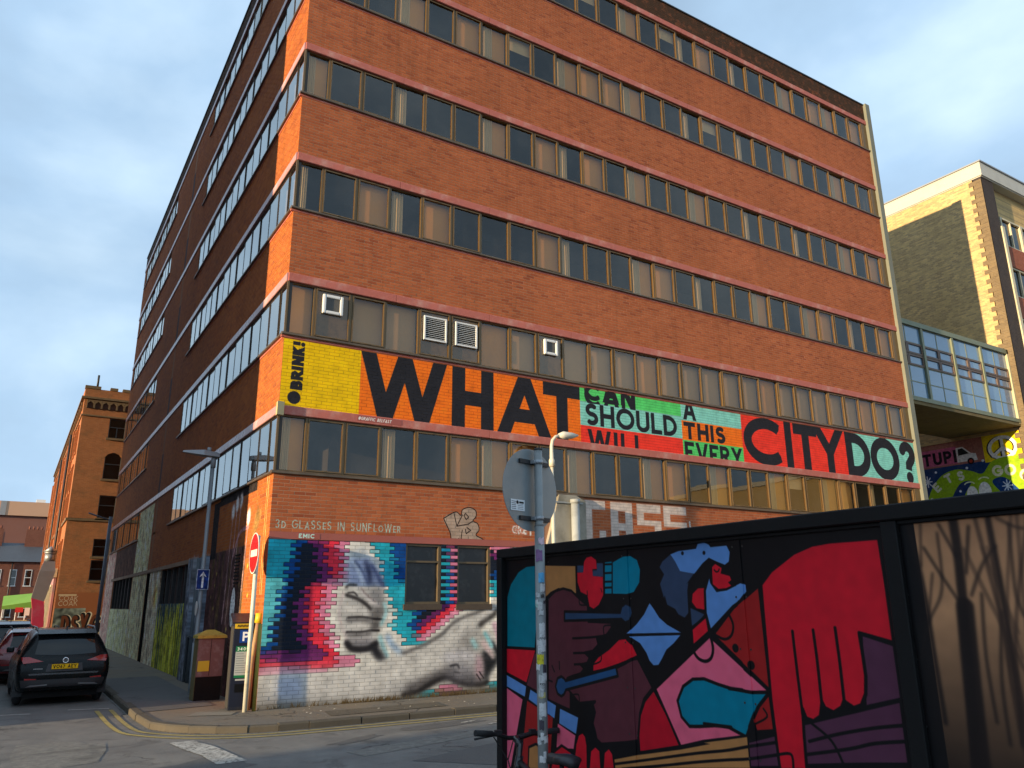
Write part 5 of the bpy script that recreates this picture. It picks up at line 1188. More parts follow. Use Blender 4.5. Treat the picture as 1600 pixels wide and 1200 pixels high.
for (a, b, c, d) in wx:
    f = MB(); a, b = -.45, .47
    for p, r_ in (((a,WY0+.12,c),(a+.05,WY0+.25,d)),((b-.05,WY0+.12,c),(b,WY0+.25,d)),((a+.05,WY0+.12,c),(b-.05,WY0+.25,c+.05)),((a+.05,WY0+.12,d-.05),(b-.05,WY0+.25,d)),((a+.05,WY0+.13,c+(d-c)*.55),(b-.05,WY0+.2,c+(d-c)*.55+.05))): f.box(p, r_)
    if d > 12: f.box((-.02,WY0+.13,c),(.03,WY0+.2,c+.66))
    o = f.build('window', plain('old_sash%d' % int(c*10), (.12,.125,.11), .6), wh); MB().box((a+.05,WY0+.2,c+.05),(b-.05,WY0+.22,d-.05)).build('pane', M_glassd, o)
    MB().box((a-.1,WY0-.08,c-.12),(b+.06,WY0+.1,c)).build('window_sill', M_whS, o)
m = MB(); m.prism([(-.46,10.55),(-.46,10.9),(.48,10.9),(.48,10.55),(.3,10.75),(0,10.86),(-.3,10.75)][::-1], 1, WY0-.004, WY0+.2); m.build('arch', M_whF, wh)
def cornice(z0, z1, d, nm, mat):
    m = MB(); m.box((WX0-d, WY0-d, z0),(WX1, WY0+.1, z1)); m.box((WX0-d, WY0+.1, z0),(WX0+.1, WY1, z1)); return m.build(nm, mat, wh)
cornice(13.98, 14.10, .16, 'string_course', M_whS); cornice(12.94, 13.02, .06, 'string_course', M_whS); cornice(6.75, 6.9, .08, 'string_course', M_whS)
m = MB(); m.box((WX0-.02, WY0-.02, 14.1),(WX1, WY0+.4, 14.62), 0); m.box((WX0-.02, WY0+.4, 14.1),(WX0+.4, WY1, 14.62), 1); m.build('parapet', [M_whF, M_whL], wh)
mer = lambda i: MB().box((WX0-.05+.68*i if i else WX0-.05, WY0-.05, 14.62),(WX0-.05+.68*i+(.42 if i else .85), WY0+.35, 14.80)).build('merlon', M_whS, wh)
for i in (0,2,3,4,5,6,7,8): mer(i)
cm = MB(); cm.prism([(-.16,0),(-.16,.28),(0,.42),(.16,.28),(.16,0),(.2,0),(.2,.5),(-.2,.5),(-.2,0)], 1, -.09, .02); cme = cm.mesh('corbel_arch', M_whS)
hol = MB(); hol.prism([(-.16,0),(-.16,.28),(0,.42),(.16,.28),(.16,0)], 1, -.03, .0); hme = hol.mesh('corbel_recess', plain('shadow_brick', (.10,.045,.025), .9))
for i in range(8): o = link('corbel_arch', cme, wh, (-1.6+.41*i, WY0, 13.42)); link('corbel_recess', hme, o)
for i in range(34): link('corbel_arch', cme, wh, (WX0, WY0+1+1.0*i, 13.42), -math.pi/2)
gl_ = MB(); gl_.box((-.3,-.04,0),(.3,0,1.5)); glm = gl_.mesh('pane', M_glassd)
hood = MB(); hood.box((-.42,-.07,1.5),(.42,.0,1.62)); hood.box((-.42,-.06,-.12),(.42,0,0)); hood.box((-.34,-.055,0),(-.28,0,1.5)); hood.box((.28,-.055,0),(.34,0,1.5)); hdm = hood.mesh('window', M_whL)
for z in (11.1, 8.7, 6.95+.2, 4.3):
    for i in range(20): 
        o = link('window', hdm, wh, (WX0, WY0+1.6+1.66*i, z-.15), -math.pi/2); link('pane', glm, o)
pl = MB().box((-.25,-.14,0),(.25,0,12.9)).mesh('pilaster', M_whL)
for i in range(6): link('pilaster', pl, wh, (WX0, WY0+5.2+5.6*i, 0), -math.pi/2)
for q in (8, 19): MB().tube([(WX0-.12, WY0+q, .1),(WX0-.12, WY0+q, 13.2)], .07).build('drain_pipe', M_blkp, wh)
m = MB(); m.tube([(-1.35, WY0+.2, 14.8),(-1.35, WY0+.2, 15.55)], .06); m.build('roof_pipe', M_dark, wh)
# painted base of the warehouse end wall
gw = Canvas(-1.95, 0, 2.5, 2.7, 130)
gw.rect(-1.95, 0, -.4, 1.85, (96,104,96)); gw.grain(.2, 8, 2)
for ch, x in (('D',-1.55),('S',-1.05),('Y',-.62),('G',-.1)):
    text(gw, ch, x, .35, 1.15, .30, (214,206,180), 0, .36, clip=False); text(gw, ch, x, .36, 1.13, .24, (20,22,26), 0, .36, clip=False); text(gw, ch, x, .4, 1.05, .15, (100,56,34), 0, .36, clip=False)
for k in range(2): text(gw, 'COAK', -1.8, 2.0+.28*k-.02, .26, .03, (196,178,150), .1, .95, clip=False, jit=.02)
gw.rect(-1.85, 2.52, -.95, 2.62, (200,176,140))
decal('wall_painting', gw, 'end_wall_paint', (-1.93, WY0-.005, .05), (1,0,0), (0,0,1), 2.48, 2.68, wh, (.30,.11,.045))

# dark infill wall and pipe between the office and the warehouse
gp = thing('infill_building', 'dark recessed shopfront with a yellow panel between the office and warehouse', 'building')
m = MB(); m.box((.45, 34.2, 0),(6, 35.9, 3.3)); m.build('wall', M_grim, gp)
m = MB(); m.box((.5,34.12,1.75),(1.6,34.2,2.1)); m.build('fascia_panel', plain('yellow_board', (.5,.34,.06), .6), gp); m = MB(); m.box((.55,34.1,2.15),(1.6,34.2,2.75)); m.build('shutter', plain('grey_shutter', (.14,.15,.15), .5, .3), gp)
dp = MB(); dp.tube([(-.12,31.35,.0),(-.12,31.35,6.6)], .09); dp.tube([(-.12,31.35,6.4),(-1.2,31.35,6.75)], .04); tag(dp.build('street_lamp', plain('blue_grey_post', (.10,.12,.15), .5, .2)), 'dark slim street lamp against the far end of the red office wall', 'street lamp', 'street lamps')

# extraction duct on the warehouse
du = thing('extractor_duct', 'metal kitchen flue with a conical cap and a red painted base', 'duct', (-2.5, 36.6, 0))
m = MB(); m.tube([(0,0,4.45),(0,0,4.9)], .27, 18); m.tube([(0,0,4.88),(0,0,5.0)], .30, 18); m.build('flue', M_steel, du)
m = MB(); m.tube([(0,0,5.0),(0,0,5.3)], [.36,.02], 18); m.build('cap', M_steel, du)
m = MB(); m.add([(-.27,-.27,4.45),(.27,-.27,4.45),(.27,.27,4.45),(-.27,.27,4.45),(-.42,-.34,3.9),(.36,-.34,3.9),(.36,.34,3.9),(-.42,.34,3.9),(-.62,-.34,2.45),(.02,-.34,2.25),(.02,.34,2.25),(-.62,.34,2.45)], [(0,1,5,4),(1,2,6,5),(2,3,7,6),(3,0,4,7),(4,5,9,8),(5,6,10,9),(6,7,11,10),(7,4,8,11)]); m.build('duct_body', plain('duct_sheet', (.34,.26,.22), .4, .6, .2, 2), du)
m = MB(); m.add([(-.62,-.34,2.45),(.02,-.34,2.25),(.02,.34,2.25),(-.62,.34,2.45),(-.5,-.3,1.9),(.1,-.3,1.75),(.1,.34,1.75),(-.5,.34,1.9),(-.3,-.25,.0),(.25,-.25,.0),(.25,.34,.0),(-.3,.34,.0)], [(0,1,5,4),(1,2,6,5),(2,3,7,6),(3,0,4,7),(4,5,9,8),(5,6,10,9),(6,7,11,10),(7,4,8,11)]); m.build('duct_base', plain('crimson_paint', (.50,.03,.08), .5, 0, .2, 2, dirt=(.4,.16,.2)), du)
sf = thing('shop_front', 'pale painted shopfront with white framed windows beside the flue', 'shopfront', (-2.0, 37.4, 0))
m = MB(); m.box((-.12,0,0),(.0,7,3.6)); m.build('wall', plain('mottled_pink_paint', (.42,.22,.24), .7, 0, .4, 1.5, dirt=(.1,.25,.28)), sf)
for i in range(4):
    f = MB(); y0 = .3+1.6*i; f.box((-.2,y0,.7),(-.12,y0+.1,3.2)); f.box((-.2,y0+1.2,.7),(-.12,y0+1.3,3.2)); f.box((-.2,y0+.1,3.1),(-.12,y0+1.2,3.2)); o = f.build('window', M_cream, sf); MB().box((-.15,y0+.1,.7),(-.12,y0+1.2,3.1)).build('pane', M_glassd, o)
m = MB(); m.box((-.5,-.1,3.6),(.0,7.2,4.1)); m.build('fascia', M_cream, sf)

# the row of houses and the big block that close the side street
tr = thing('terraced_houses', 'dark red brick terraced houses with a grey slate roof closing the street', 'building', (0, 92, 0))
M_tb = brick_tex('terrace_brick', (.24,.075,.05), (.19,.06,.04), (.22,.12,.08), 0); M_slate = plain('slate', (.075,.08,.09), .6, 0, .2, 2, .3)
m = MB(); m.box((-34,0,0),(6,8,7.0)); m.build('wall', M_tb, tr)
m = MB(); m.prism([(-.35,6.95),(4,9.3),(8.3,6.95)], 0, -34.2, 6.2); m.build('roof', M_slate, tr)
for x in (-7.6,-3.4,-16,-25): m = MB(); m.box((x,3.2,8.5),(x+1.9,4.6,10.9)); [m.cyl((x+.3+.43*k,3.9,10.9),(x+.3+.43*k,3.9,11.3),.12,n=10) for k in range(4)]; m.build('chimney', M_tb, tr)
for x in [-5.95+1.5*k for k in range(5)]+[-8.5,-10.5,-13,-15,-18]:
    for z in (.9, 4.3):
        f = MB(); f.box((x-.06,-.06,z-.1),(x+.76,.0,z)); f.box((x,-.03,z),(x+.06,.0,z+1.7)); f.box((x+.64,-.03,z),(x+.7,.0,z+1.7)); f.box((x+.06,-.03,z+.85),(x+.64,.0,z+.92)); f.box((x,-.03,z+1.7),(x+.7,0,z+1.78)); o = f.build('window', M_white, tr); MB().box((x+.06,-.012,z),(x+.64,-.004,z+1.7)).build('pane', M_glassd, o)
m = MB(); m.tube([(-4.3,-.1,0),(-4.3,-.1,6.9)], .07); m.build('drain_pipe', M_blkp, tr)
bk_ = thing('shopping_block', 'large plain brown block with a pale upper storey behind the terraced houses', 'building', (0, 118, 0))
m = MB(); m.box((-60,0,0),(10,20,14.6)); m.build('wall', plain('brown_cladding', (.24,.10,.07), .85, 0, .12, .3), bk_)
m = MB(); m.box((-60,-.4,14.6),(10,20,16.6)); m.build('upper_wall', plain('peach_cladding', (.62,.36,.22), .8, 0, .08, .3), bk_); m = MB(); m.box((-6.9,-.45,14.6),(-6.2,-.4,16.6)); m.build('panel_joint', plain('grey_strip', (.3,.3,.3), .6), bk_); m = MB(); m.box((-8.5,-.06,9.5),(-6.2,.0,12.3)); m.build('window', M_glassd, bk_); m = MB(); m.box((-2.6,2,16.6),(-1.4,4,17.3)); m.build('roof_unit', M_white, bk_)
aw = thing('awning', 'bright green awning over a shop at the far end of the street', 'awning', (-3.1, 76, 0))
m = MB(); m.add([(-1.5,0,2.05),(1.3,0,2.5),(1.3,2.2,3.3),(-1.5,2.2,3.0),(-1.5,0,1.75),(1.3,0,1.85)], [(0,1,2,3),(4,5,1,0),(0,3,4),(1,5,2)]); m.build('canopy', plain('green_canvas', (.22,.42,.05), .7), aw)
m = MB(); m.tube([(-1.4,.1,0),(-1.4,.1,1.8)], .04); m.tube([(1.2,.1,0),(1.2,.1,1.9)], .04); m.build('post', M_white, aw)
ss = thing('street_signs', 'small red and white shop signs on posts under the green awning', 'sign', (-3.6, 60, 0))
for nm, x, z, wd, ht, mt in (('red_sign',0,1.55,.55,.38,plain('red_board',(.55,.03,.03),.5)),('white_sign',.65,1.3,.36,.6,M_white)):
    p = MB().box((x,-.03,z),(x+wd,0,z+ht)).build('sign_board', mt, ss); q = MB(); q.tube([(x+.06,.02,0),(x+.06,.02,z)], .03); q.build('post', M_white, ss)
m = MB(); m.box((-.35,-.2,.55),(1.0,0,.95)); m.build('planter', plain('straw_planter', (.5,.42,.22), .8), ss)

# ------------------------------------------------------------------ buildings outside the frame that shade the street and show in the glass
def block(name, label, x0, x1, y0, y1, h, mat, mat2, rows=None, axis='x'):
    t_ = thing(name, label, 'building'); MB().box((x0,y0,0),(x1,y1,h)).build('wall', mat, t_); MB().box((x0-.15,y0-.15,h),(x1+.15,y1+.15,h+.3)).build('roof', mat2, t_)
    wf = MB().box((-.5,-.05,0),(.5,0,1.4)).mesh('window', M_glassd); sl_ = MB().box((-.6,-.1,-.12),(.6,0,0)).mesh('window_sill', M_fascia)
    for face in rows or ():
        ln = (y1-y0) if face in 'EW' else (x1-x0); n_ = int(ln/2.4); nz_ = int((h-1)/3)
        for i in range(n_):
            for j in range(nz_):
                u = (i+.5)*ln/n_; z = 1.1+3*j
                loc, rz = {'E':((x1, y0+u, z), math.pi/2), 'W':((x0, y0+u, z), -math.pi/2), 'N':((x0+u, y1, z), math.pi), 'S':((x0+u, y0, z), 0)}[face]
                o = link('window', wf, t_, loc, rz); link('window_sill', sl_, o)
    return t_
M_bx = brick_tex('street_brick', (.26,.09,.06), (.2,.07,.05), (.25,.14,.09), 1); M_bx2 = brick_tex('street_brick_two', (.38,.16,.07), (.3,.12,.06), (.3,.18,.1), 0); M_crm2 = plain('sand_render', (.5,.36,.16), .8, 0, .15, .5)
block('side_street_block', 'tall dark brick block across the side street from the office', -25, -10, .4, 29.5, 24.6, M_bx, M_fascia, 'E')
block('west_end_block', 'long brick block closing the cross street to the west', -86, -75, -70, 8, 7.2, M_bx2, M_slate, 'E')
block('hoarding_shade_block', 'unseen brick block added to shade the hoarding from the low sun', -62, -44, -44, -13.2, 9.6, M_bx2, M_slate, 'NE')  # added out of view to keep the low sun off the hoarding
block('sand_coloured_block', 'sand coloured block facing the office across the cross street', 37, 52, -36, -12.5, 9.4, M_crm2, M_fascia, 'NW')
block('brick_corner_block', 'orange brick corner block beside the sand coloured one', 52.5, 78, -40, -12.5, 11, M_bx2, M_slate, 'NW')

# ------------------------------------------------------------------ hoarding
HX, HY = -.955, -10.45
ho = thing('hoarding', 'tall black site hoarding painted with a bold mural of hands and a figure', 'hoarding', (0,0,0))
js = [0, .62, 1.51, 2.43, 3.32, 4.22, 5.12, 6.0, 6.9]
for a, b in zip(js, js[1:]):
    z1 = 2.335
    o = MB().box((HX, HY-b+.003, .02),(HX+.018, HY-a-.003, z1)).build('panel', M_hd, ho)
M_batten = plain('black_batten', (.011,.011,.0115), .55, 0, .3, 3, .15, spec=.2)
for j in (0, 1.51, 2.43, 3.32, 4.22, 6.0, 6.9):
    wv = .085 if j in (0, 3.32) else .05
    if j == 0: m = MB().box((HX-.045, HY-.075, .0),(HX+.05, HY+.0, 2.335))
    elif j == 3.32: m = MB().box((HX-.03, HY-j-.04, .0),(HX+.0, HY-j+.035, 2.335))
    else: continue
    bevel(m.build('post', M_batten, ho), .004, 1)
for j in (1.51, 2.43): MB().box((HX-.006, HY-j-.022, .0),(HX, HY-j+.022, 2.335)).build('cover_strip', M_hd, ho)
for j in (.62,): MB().box((HX-.003, HY-j-.01, .0),(HX, HY-j+.01, 2.335)).build('cover_strip', M_hd, ho)
bevel(MB().box((HX-.04, HY-6.95, 2.335),(HX+.07, HY+.01, 2.405)).build('top_rail', M_batten, ho), .006, 1)
bevel(MB().box((HX-.014, HY-6.95, 2.315),(HX-.0, HY-.08, 2.335)).build('fillet', M_batten, ho), .004, 1)
scr = MB()
for j in js:
    for k in range(9):
        for o_ in (-.035, .035):
            z = .2+k*.26; scr.prism([(HY-j+o_+.006*math.cos(q*math.pi/3), z+.006*math.sin(q*math.pi/3)) for q in range(6)], 0, HX-(.0075 if j in (1.51, 2.43) and abs(o_) < .02 else .0015), HX+.004)
tag(scr.build('screws', plain('screw_heads', (.06,.06,.06), .4, .5), ho), kind='stuff')
MB().box((HX+.05, HY-.02, 0),(HX+6, HY, 2.3)).build('return_panel', M_batten, ho)

# ------------------------------------------------------------------ the stickered sign pole in front of it
pavement2 = sheet('near_pavement', [(-2.6,-30),(-2.6,-11.2),(-2.3,-10.5),(-1.7,-10.1),(-.6,-9.9),(40,-9.9),(40,-30)], .1, M_pave)
PX, PYY = -1.20, -11.36
sp = thing('sign_post', 'round road sign seen from behind on a grey pole covered in stickers', 'road sign', (PX, PYY, .1), R(16))
m = MB(); m.tube([(0,0,0),(0,0,2.40)], .033, 20); m.tube([(0,0,2.40),(0,0,2.42),(0,0,2.93)], [.033,.028,.028], 20); m.build('pole', M_steel2, sp)
m = MB(); m.tube([(0,0,2.93),(0,0,2.945)], [.032,.024], 16); m.build('pole_cap', M_dark, sp)
zc = 2.655; n = 48; m = MB()
ring = [(-.025+.285*math.cos(2*math.pi*k/n), zc+.285*math.sin(2*math.pi*k/n)) for k in range(n)]
m.prism(ring, 1, .052, .056); dk = m.build('sign_plate', plain('sign_back_grey', (.24,.265,.27), .42, .15, .07, 2, dirt=(.17,.19,.2), dscale=2), sp)
for z in (zc+.19, zc-.20):
    m = MB(); m.box((-.15,.035,z-.014),(.16,.052,z+.014)); m.build('clip_rail', M_blkp, sp)
    m = MB(); m.tube([(0,0,z-.014),(0,0,z+.014)], .033, 18); m.box((-.045,.0,z-.012),(-.03,.04,z+.012)); m.box((.03,.0,z-.012),(.045,.04,z+.012)); m.build('clip', M_steel, sp)
sc_ = Canvas(0, 0, .14, .075, 900, (222,226,228))
for k in range(5): sc_.line([(.008,.012+.012*k),(.05,.012+.012*k)], .004, (70,74,80)); sc_.line([(.07,.012+.011*k),(.125,.012+.011*k)], .003, (110,114,120))
sc_.disc((.066,.056), .012, (20,22,24)); sc_.rect(.085,.05,.13,.062,(20,22,24))
decal('sticker', sc_, 'maker_label', (-.235,.0505,2.50), (1,0,0), (0,0,1), .14, .075, dk, (.7,.7,.7))
stick = [(2.28,'pinkish',.05,.06,(.75,.55,.62),20),(2.17,'purple',.06,.10,(.25,.12,.28),-10),(2.03,'blue',.05,.09,(.12,.45,.75),15),(1.97,'oval',.045,.07,(.7,.7,.68),30),(1.93,'ink',.03,.03,(.05,.05,.05),25),(1.87,'mint',.03,.05,(.45,.70,.62),-55),(1.82,'card',.04,.04,(.62,.64,.64),5),(1.68,'torn',.05,.13,(.72,.73,.72),15),(1.59,'white',.06,.09,(.74,.75,.74),10),(1.51,'yellow',.06,.09,(.75,.66,.03),-15),(1.46,'inkspot',.03,.07,(.06,.05,.07),35),(1.40,'paper',.06,.07,(.6,.61,.6),5),(1.36,'black',.05,.05,(.06,.06,.07),0),(1.31,'band',.06,.04,(.55,.5,.2),0),(1.20,'scrap',.06,.11,(.72,.73,.73),5),(1.12,'inkspot',.04,.08,(.06,.05,.07),-10),(1.05,'ring',.05,.05,(.05,.05,.05),-10),(.93,'round',.05,.05,(.8,.79,.78),-5)]
rs = random.Random(8)
for k in range(20): stick.append((rs.uniform(.75,2.0), rs.choice(['white','torn','paper','card','scrap','black']), rs.uniform(.02,.06), rs.uniform(.02,.08), (.5,.5,.49), rs.uniform(-50,50)))
for z, nm, wd, h, col, ang in stick:
    m = MB(); rr = .0342 if z < 2.38 else .0292; a0 = math.atan2(-15.84-PYY, -4.22-PX)+R(ang)-R(16); half_ = wd/rr/2*.8; k_ = 6; vs_ = []
    for i in range(k_+1):
        a = a0-half_+2*half_*i/k_; e1, e2 = rs.uniform(-.006,.006), rs.uniform(-.006,.006)
        for r2 in (rr+.0012, rr-.003): vs_ += [(r2*math.cos(a), r2*math.sin(a), z+e1),(r2*math.cos(a), r2*math.sin(a), z+h*.7+e2)]
    m.add(vs_, [(4*i, 4*i+4, 4*i+5, 4*i+1) for i in range(k_)]+[(4*i+2, 4*i+3, 4*i+7, 4*i+6) for i in range(k_)]+[(4*i+1,4*i+5,4*i+7,4*i+3) for i in range(k_)]+[(4*i,4*i+2,4*i+6,4*i+4) for i in range(k_)], 0, False)
    m.build('sticker', MT.get('sticker_'+nm) or plain('sticker_'+nm, col, .6, 0, .25, 40, dirt=tuple(x*.35 for x in col), dscale=45), sp)

# ------------------------------------------------------------------ no-entry sign, pay machine, cabinet, bollard, lamps
ne = thing('no_entry_sign', 'round red no entry sign on a white pole at the building corner', 'road sign', (-.24, -.14, .1), 0)
m = MB(); m.tube([(0,0,0),(0,0,3.2)], .042, 16); m.build('pole', plain('dirty_white_pole', (.62,.60,.5), .55, 0, .12, 3, dirt=(.28,.24,.16), dscale=5), ne)
cvn = Canvas(-.4, -.4, .8, .8, 300); cvn.disc((0,0), .395, (235,228,220)); cvn.disc((0,0), .37, (222,22,22)); cvn.rect(-.27, -.065, .27, .065, (240,232,214)); cvn.line([(-.3,-.2),(.2,-.22)], .02, (190,16,18), 6); cvn.grain(.05, 8)
mne, t_, b_ = newmat('no_entry_face')
tcn = N(t_, 'ShaderNodeTexCoord'); sxn = N(t_, 'ShaderNodeSeparateXYZ'); t_.links.new(tcn.outputs['Object'], sxn.inputs[0])
cbn = N(t_, 'ShaderNodeCombineXYZ'); t_.links.new(math_(t_, 'ADD', math_(t_, 'MULTIPLY', sxn.outputs[1], -1.25), .5), cbn.inputs[0]); t_.links.new(math_(t_, 'ADD', math_(t_, 'MULTIPLY', sxn.outputs[2], 1.25), .5), cbn.inputs[1])
imn = N(t_, 'ShaderNodeTexImage', extension='EXTEND'); imn.image = cvn.image('no_entry'); t_.links.new(cbn.outputs[0], imn.inputs[0]); t_.links.new(imn.outputs['Color'], b_.inputs['Base Color']); b_.inputs['Roughness'].default_value = .4
M_signback = plain('sign_plate_back', (.3,.3,.3), .5, .3)
m = MB(); n = 48; m.prism([(.39*math.cos(2*math.pi*k/n), .39*math.sin(2*math.pi*k/n)) for k in range(n)], 0, -.006, .004); o = m.build('sign_plate', mne, ne); o.location = (-.055, 0, 2.86)
o.rotation_euler.z = R(-2)
m = MB(); m.box((-.05,-.05,2.98),(.0,.05,3.01)); m.box((-.05,-.05,2.70),(.0,.05,2.73)); m.build('clip', M_steel, ne)

pm_ = thing('pay_machine', 'dark blue parking pay machine with a white P and a price notice', 'parking meter', (-.27, .42, .1), R(-6))
M_pm = plain('navy_metal', (.012,.016,.032), .35, .1, .3, 3, coat=.2, dirt=(.03,.03,.03)); M_pms = plain('grey_side', (.045,.043,.04), .6, .1, .2, 3, dirt=(.06,.05,.04))
m = MB(); m.prism([(-.2,0),(-.2,1.58),(.22,1.74),(.22,0)], 0, -.17, .17); bevel(m.build('body', M_pm, pm_), .012)
m = MB(); m.box((-.176,-.19,.03),(-.171,.21,1.5)); m.build('side_panel', M_pms, pm_)
m = MB(); m.box((-.2,-.22,1.6),(.2,.26,1.63)); o = m.build('top_cover', M_pm, pm_); o.rotation_euler.x = R(20); o.location = (0, .55, .12)
pc = Canvas(0, 0, .32, 1.5, 260)
pc.rect(0, 1.40, .32, 1.5, (214,172,40)); 
for k in range(9): pc.line([(.05+.026*k, 1.43),(.06+.026*k, 1.47),(.075+.026*k, 1.425)], .01, (30,26,20))
pc.rect(.10, 1.14, .32, 1.37, (18,62,140)); text(pc, 'P', .155, 1.17, .17, .036, (240,240,240), .1, .95)
pc.rect(.05, .98, .30, 1.08, (30,112,72)); text(pc, '3405', .075, 1.0, .058, .012, (240,240,230), .25, 1.0)
pc.rect(.05, .55, .30, .98, (172,176,172)); pc.rect(.05, .51, .30, .555, (30,112,72))
for k in range(9): pc.line([(.07, .94-.042*k),(.07+random.uniform(.12,.2), .94-.042*k)], .008, (90,96,100))
pc.rect(.08, .46, .28, .49, (170,172,170)); pc.rect(.08, .25, .26, .4, (6,8,12))
decal('front_plate', pc, 'meter_front', (-.16,-.2015,.06), (1,0,0), (0,0,1), .32, 1.5, pm_, (.012,.016,.032))

cab = thing('telecom_cabinet', 'brown street cabinet with a mossy yellow top and a black base', 'cabinet', (-.46, 2.3, .1), R(3)); cab.scale = (.82,.8,.93)
M_cb = plain('maroon_cabinet', (.16,.085,.085), .6, 0, .15, 2.5, dirt=(.30,.25,.25), dscale=3.2)
m = MB(); m.box((-.32,-.2,0),(.32,.2,.5)); m.build('base', M_blk, cab); m = MB(); m.box((-.325,-.205,.5),(.325,.205,1.32)); bevel(m.build('body', M_cb, cab), .008, 1)
m = MB(); m.add([(-.37,-.25,1.32),(.37,-.25,1.32),(.37,.25,1.32),(-.37,.25,1.32),(-.36,-.24,1.38),(.36,-.24,1.38),(.36,.24,1.38),(-.36,.24,1.38),(-.1,0,1.5),(.1,0,1.5)], [(0,3,2,1),(0,1,5,4),(1,2,6,5),(2,3,7,6),(3,0,4,7),(4,5,9,8),(5,6,9),(6,7,8,9),(7,4,8)]); m.build('lid', plain('mossy_yellow_lid', (.42,.31,.05), .85, 0, .25, 8, .4, dirt=(.2,.15,.03), dscale=7), cab)
m = MB(); m.box((-.30,-.222,.62),(-.02,-.206,.84)); m.build('notice', plain('yellow_notice', (.62,.47,.03), .6, 0, .1, 5, dirt=(.3,.2,.03)), cab); m = MB(); m.box((-.01,-.21,.52),(.0,-.2055,1.3)); m.build('door_seam', M_blk, cab)
m = MB(); m.box((-.334,-.2,.02),(-.326,.2,1.3)); m.build('painted_side', plain('yellow_stencil', (.14,.11,.04), .8, 0, .5, 9, dirt=(.06,.06,.03), dscale=12), cab)
bo = MB(); bo.tube([(0,0,0),(.02,.0,.9),(.09,0,1.66)], [.05,.048,.045], 12); bo.tube([(.085,0,1.56),(.095,0,1.74)], [.075,.07], 12, 1)
o = bo.build('leaning_post', [plain('rust_post', (.40,.22,.12), .7, 0, .3, 4, dirt=(.62,.45,.05), dscale=3.5), plain('yellow_cap', (.75,.50,.02), .5)]); o.location = (-.13, .12, .1); tag(o, 'thin rusty orange post with a yellow cap leaning beside the pay machine', 'post')
bo = MB(); bo.tube([(0,0,0),(0,0,1.55)], .035, 10); o = bo.build('guard_post', plain('yellow_moss_post', (.30,.24,.04), .85, 0, .4, 6)); o.location = (-.07,-.12,.1); tag(o, 'short mossy yellow post hard against the mural corner behind the white pole', 'post')

def lamp(label, loc, h, head, col):
    t_ = thing('street_lamp', label, 'street lamp', loc, 0, 'street lamps'); m = MB(); M_l = MT.get(col[0]) or plain(col[0], col[1], .5, .1, .1, 3)
    m.tube([(0,0,0),(0,0,1.2)], .07, 16); m.tube([(0,0,1.2),(0,0,1.25),(0,0,h-.1)], [.07,.05,.04], 16); m.build('pole', M_l, t_)
    return t_, M_l
lp, ml = lamp('tall grey street lamp with flat lantern and blue arrow sign by the side street', (-.46, 3.75, -.02), 5.45, 'flat', ('lamp_grey',(.26,.29,.31)))
m = MB(); m.tube([(0,0,5.2),(0,0,5.36),(0,0,5.44)], [.06,.062,.05], 14); m.build('collar', ml, lp)
m = MB(); m.add([(.12,-.1,5.46),(.12,.1,5.46),(-.25,.15,5.47),(-.25,-.15,5.47),(-.72,.05,5.52),(-.72,-.05,5.52),(.10,-.08,5.56),(.10,.08,5.56),(-.25,.12,5.60),(-.25,-.12,5.60),(-.70,.04,5.56),(-.70,-.04,5.56)], [(0,1,2,3),(3,2,4,5),(6,9,8,7),(9,11,10,8),(0,3,9,6),(3,5,11,9),(1,7,8,2),(2,8,10,4),(0,6,7,1),(5,4,10,11)]); m.tube([(-.12,0,5.58),(-.12,0,5.68)], .05, 12); m.build('lantern', plain('lantern_grey', (.33,.36,.38), .45, .2), lp)
ac = Canvas(0, 0, .28, .46, 300, (20,52,120)); ac.line([(.01,.01),(.27,.01),(.27,.45),(.01,.45),(.01,.01)], .012, (200,206,214)); ac.line([(.14,.06),(.14,.34)], .045, (230,232,236)); ac.poly([(.06,.28),(.14,.41),(.22,.28),(.14,.33)], (230,232,236)); ac.grain(.1, 6)
decal('arrow_sign', ac, 'one_way_arrow', (-.14,-.075,2.36), (1,0,0), (0,0,1), .28, .46, lp, (.01,.03,.16))
m = MB(); m.prism([(.11*math.cos(k*math.pi/8), 1.95+.16*math.sin(k*math.pi/8)) for k in range(16)], 0, -.075, -.065); m.build('plate', M_white, lp)
lp, ml = lamp('pale cream swan neck street lamp rising in front of the banner building', (6.32, -.78, .1), 5.3, 'swan', ('lamp_cream',(.62,.57,.44)))
m = MB(); m.tube([(0,0,5.0),(0,0,5.16),(0,0,5.2),(0,0,5.5),(.03,0,5.64),(.12,0,5.74),(.26,0,5.79)], [.07,.07,.05,.042,.04,.038,.036], 12); m.build('swan_neck', ml, lp)
m = MB(); m.tube([(.22,0,5.78),(.36,0,5.80),(.62,0,5.82),(.80,0,5.84)], [.05,.10,.075,.02], 12); m.build('lantern', plain('lantern_cream', (.6,.57,.48), .4), lp)

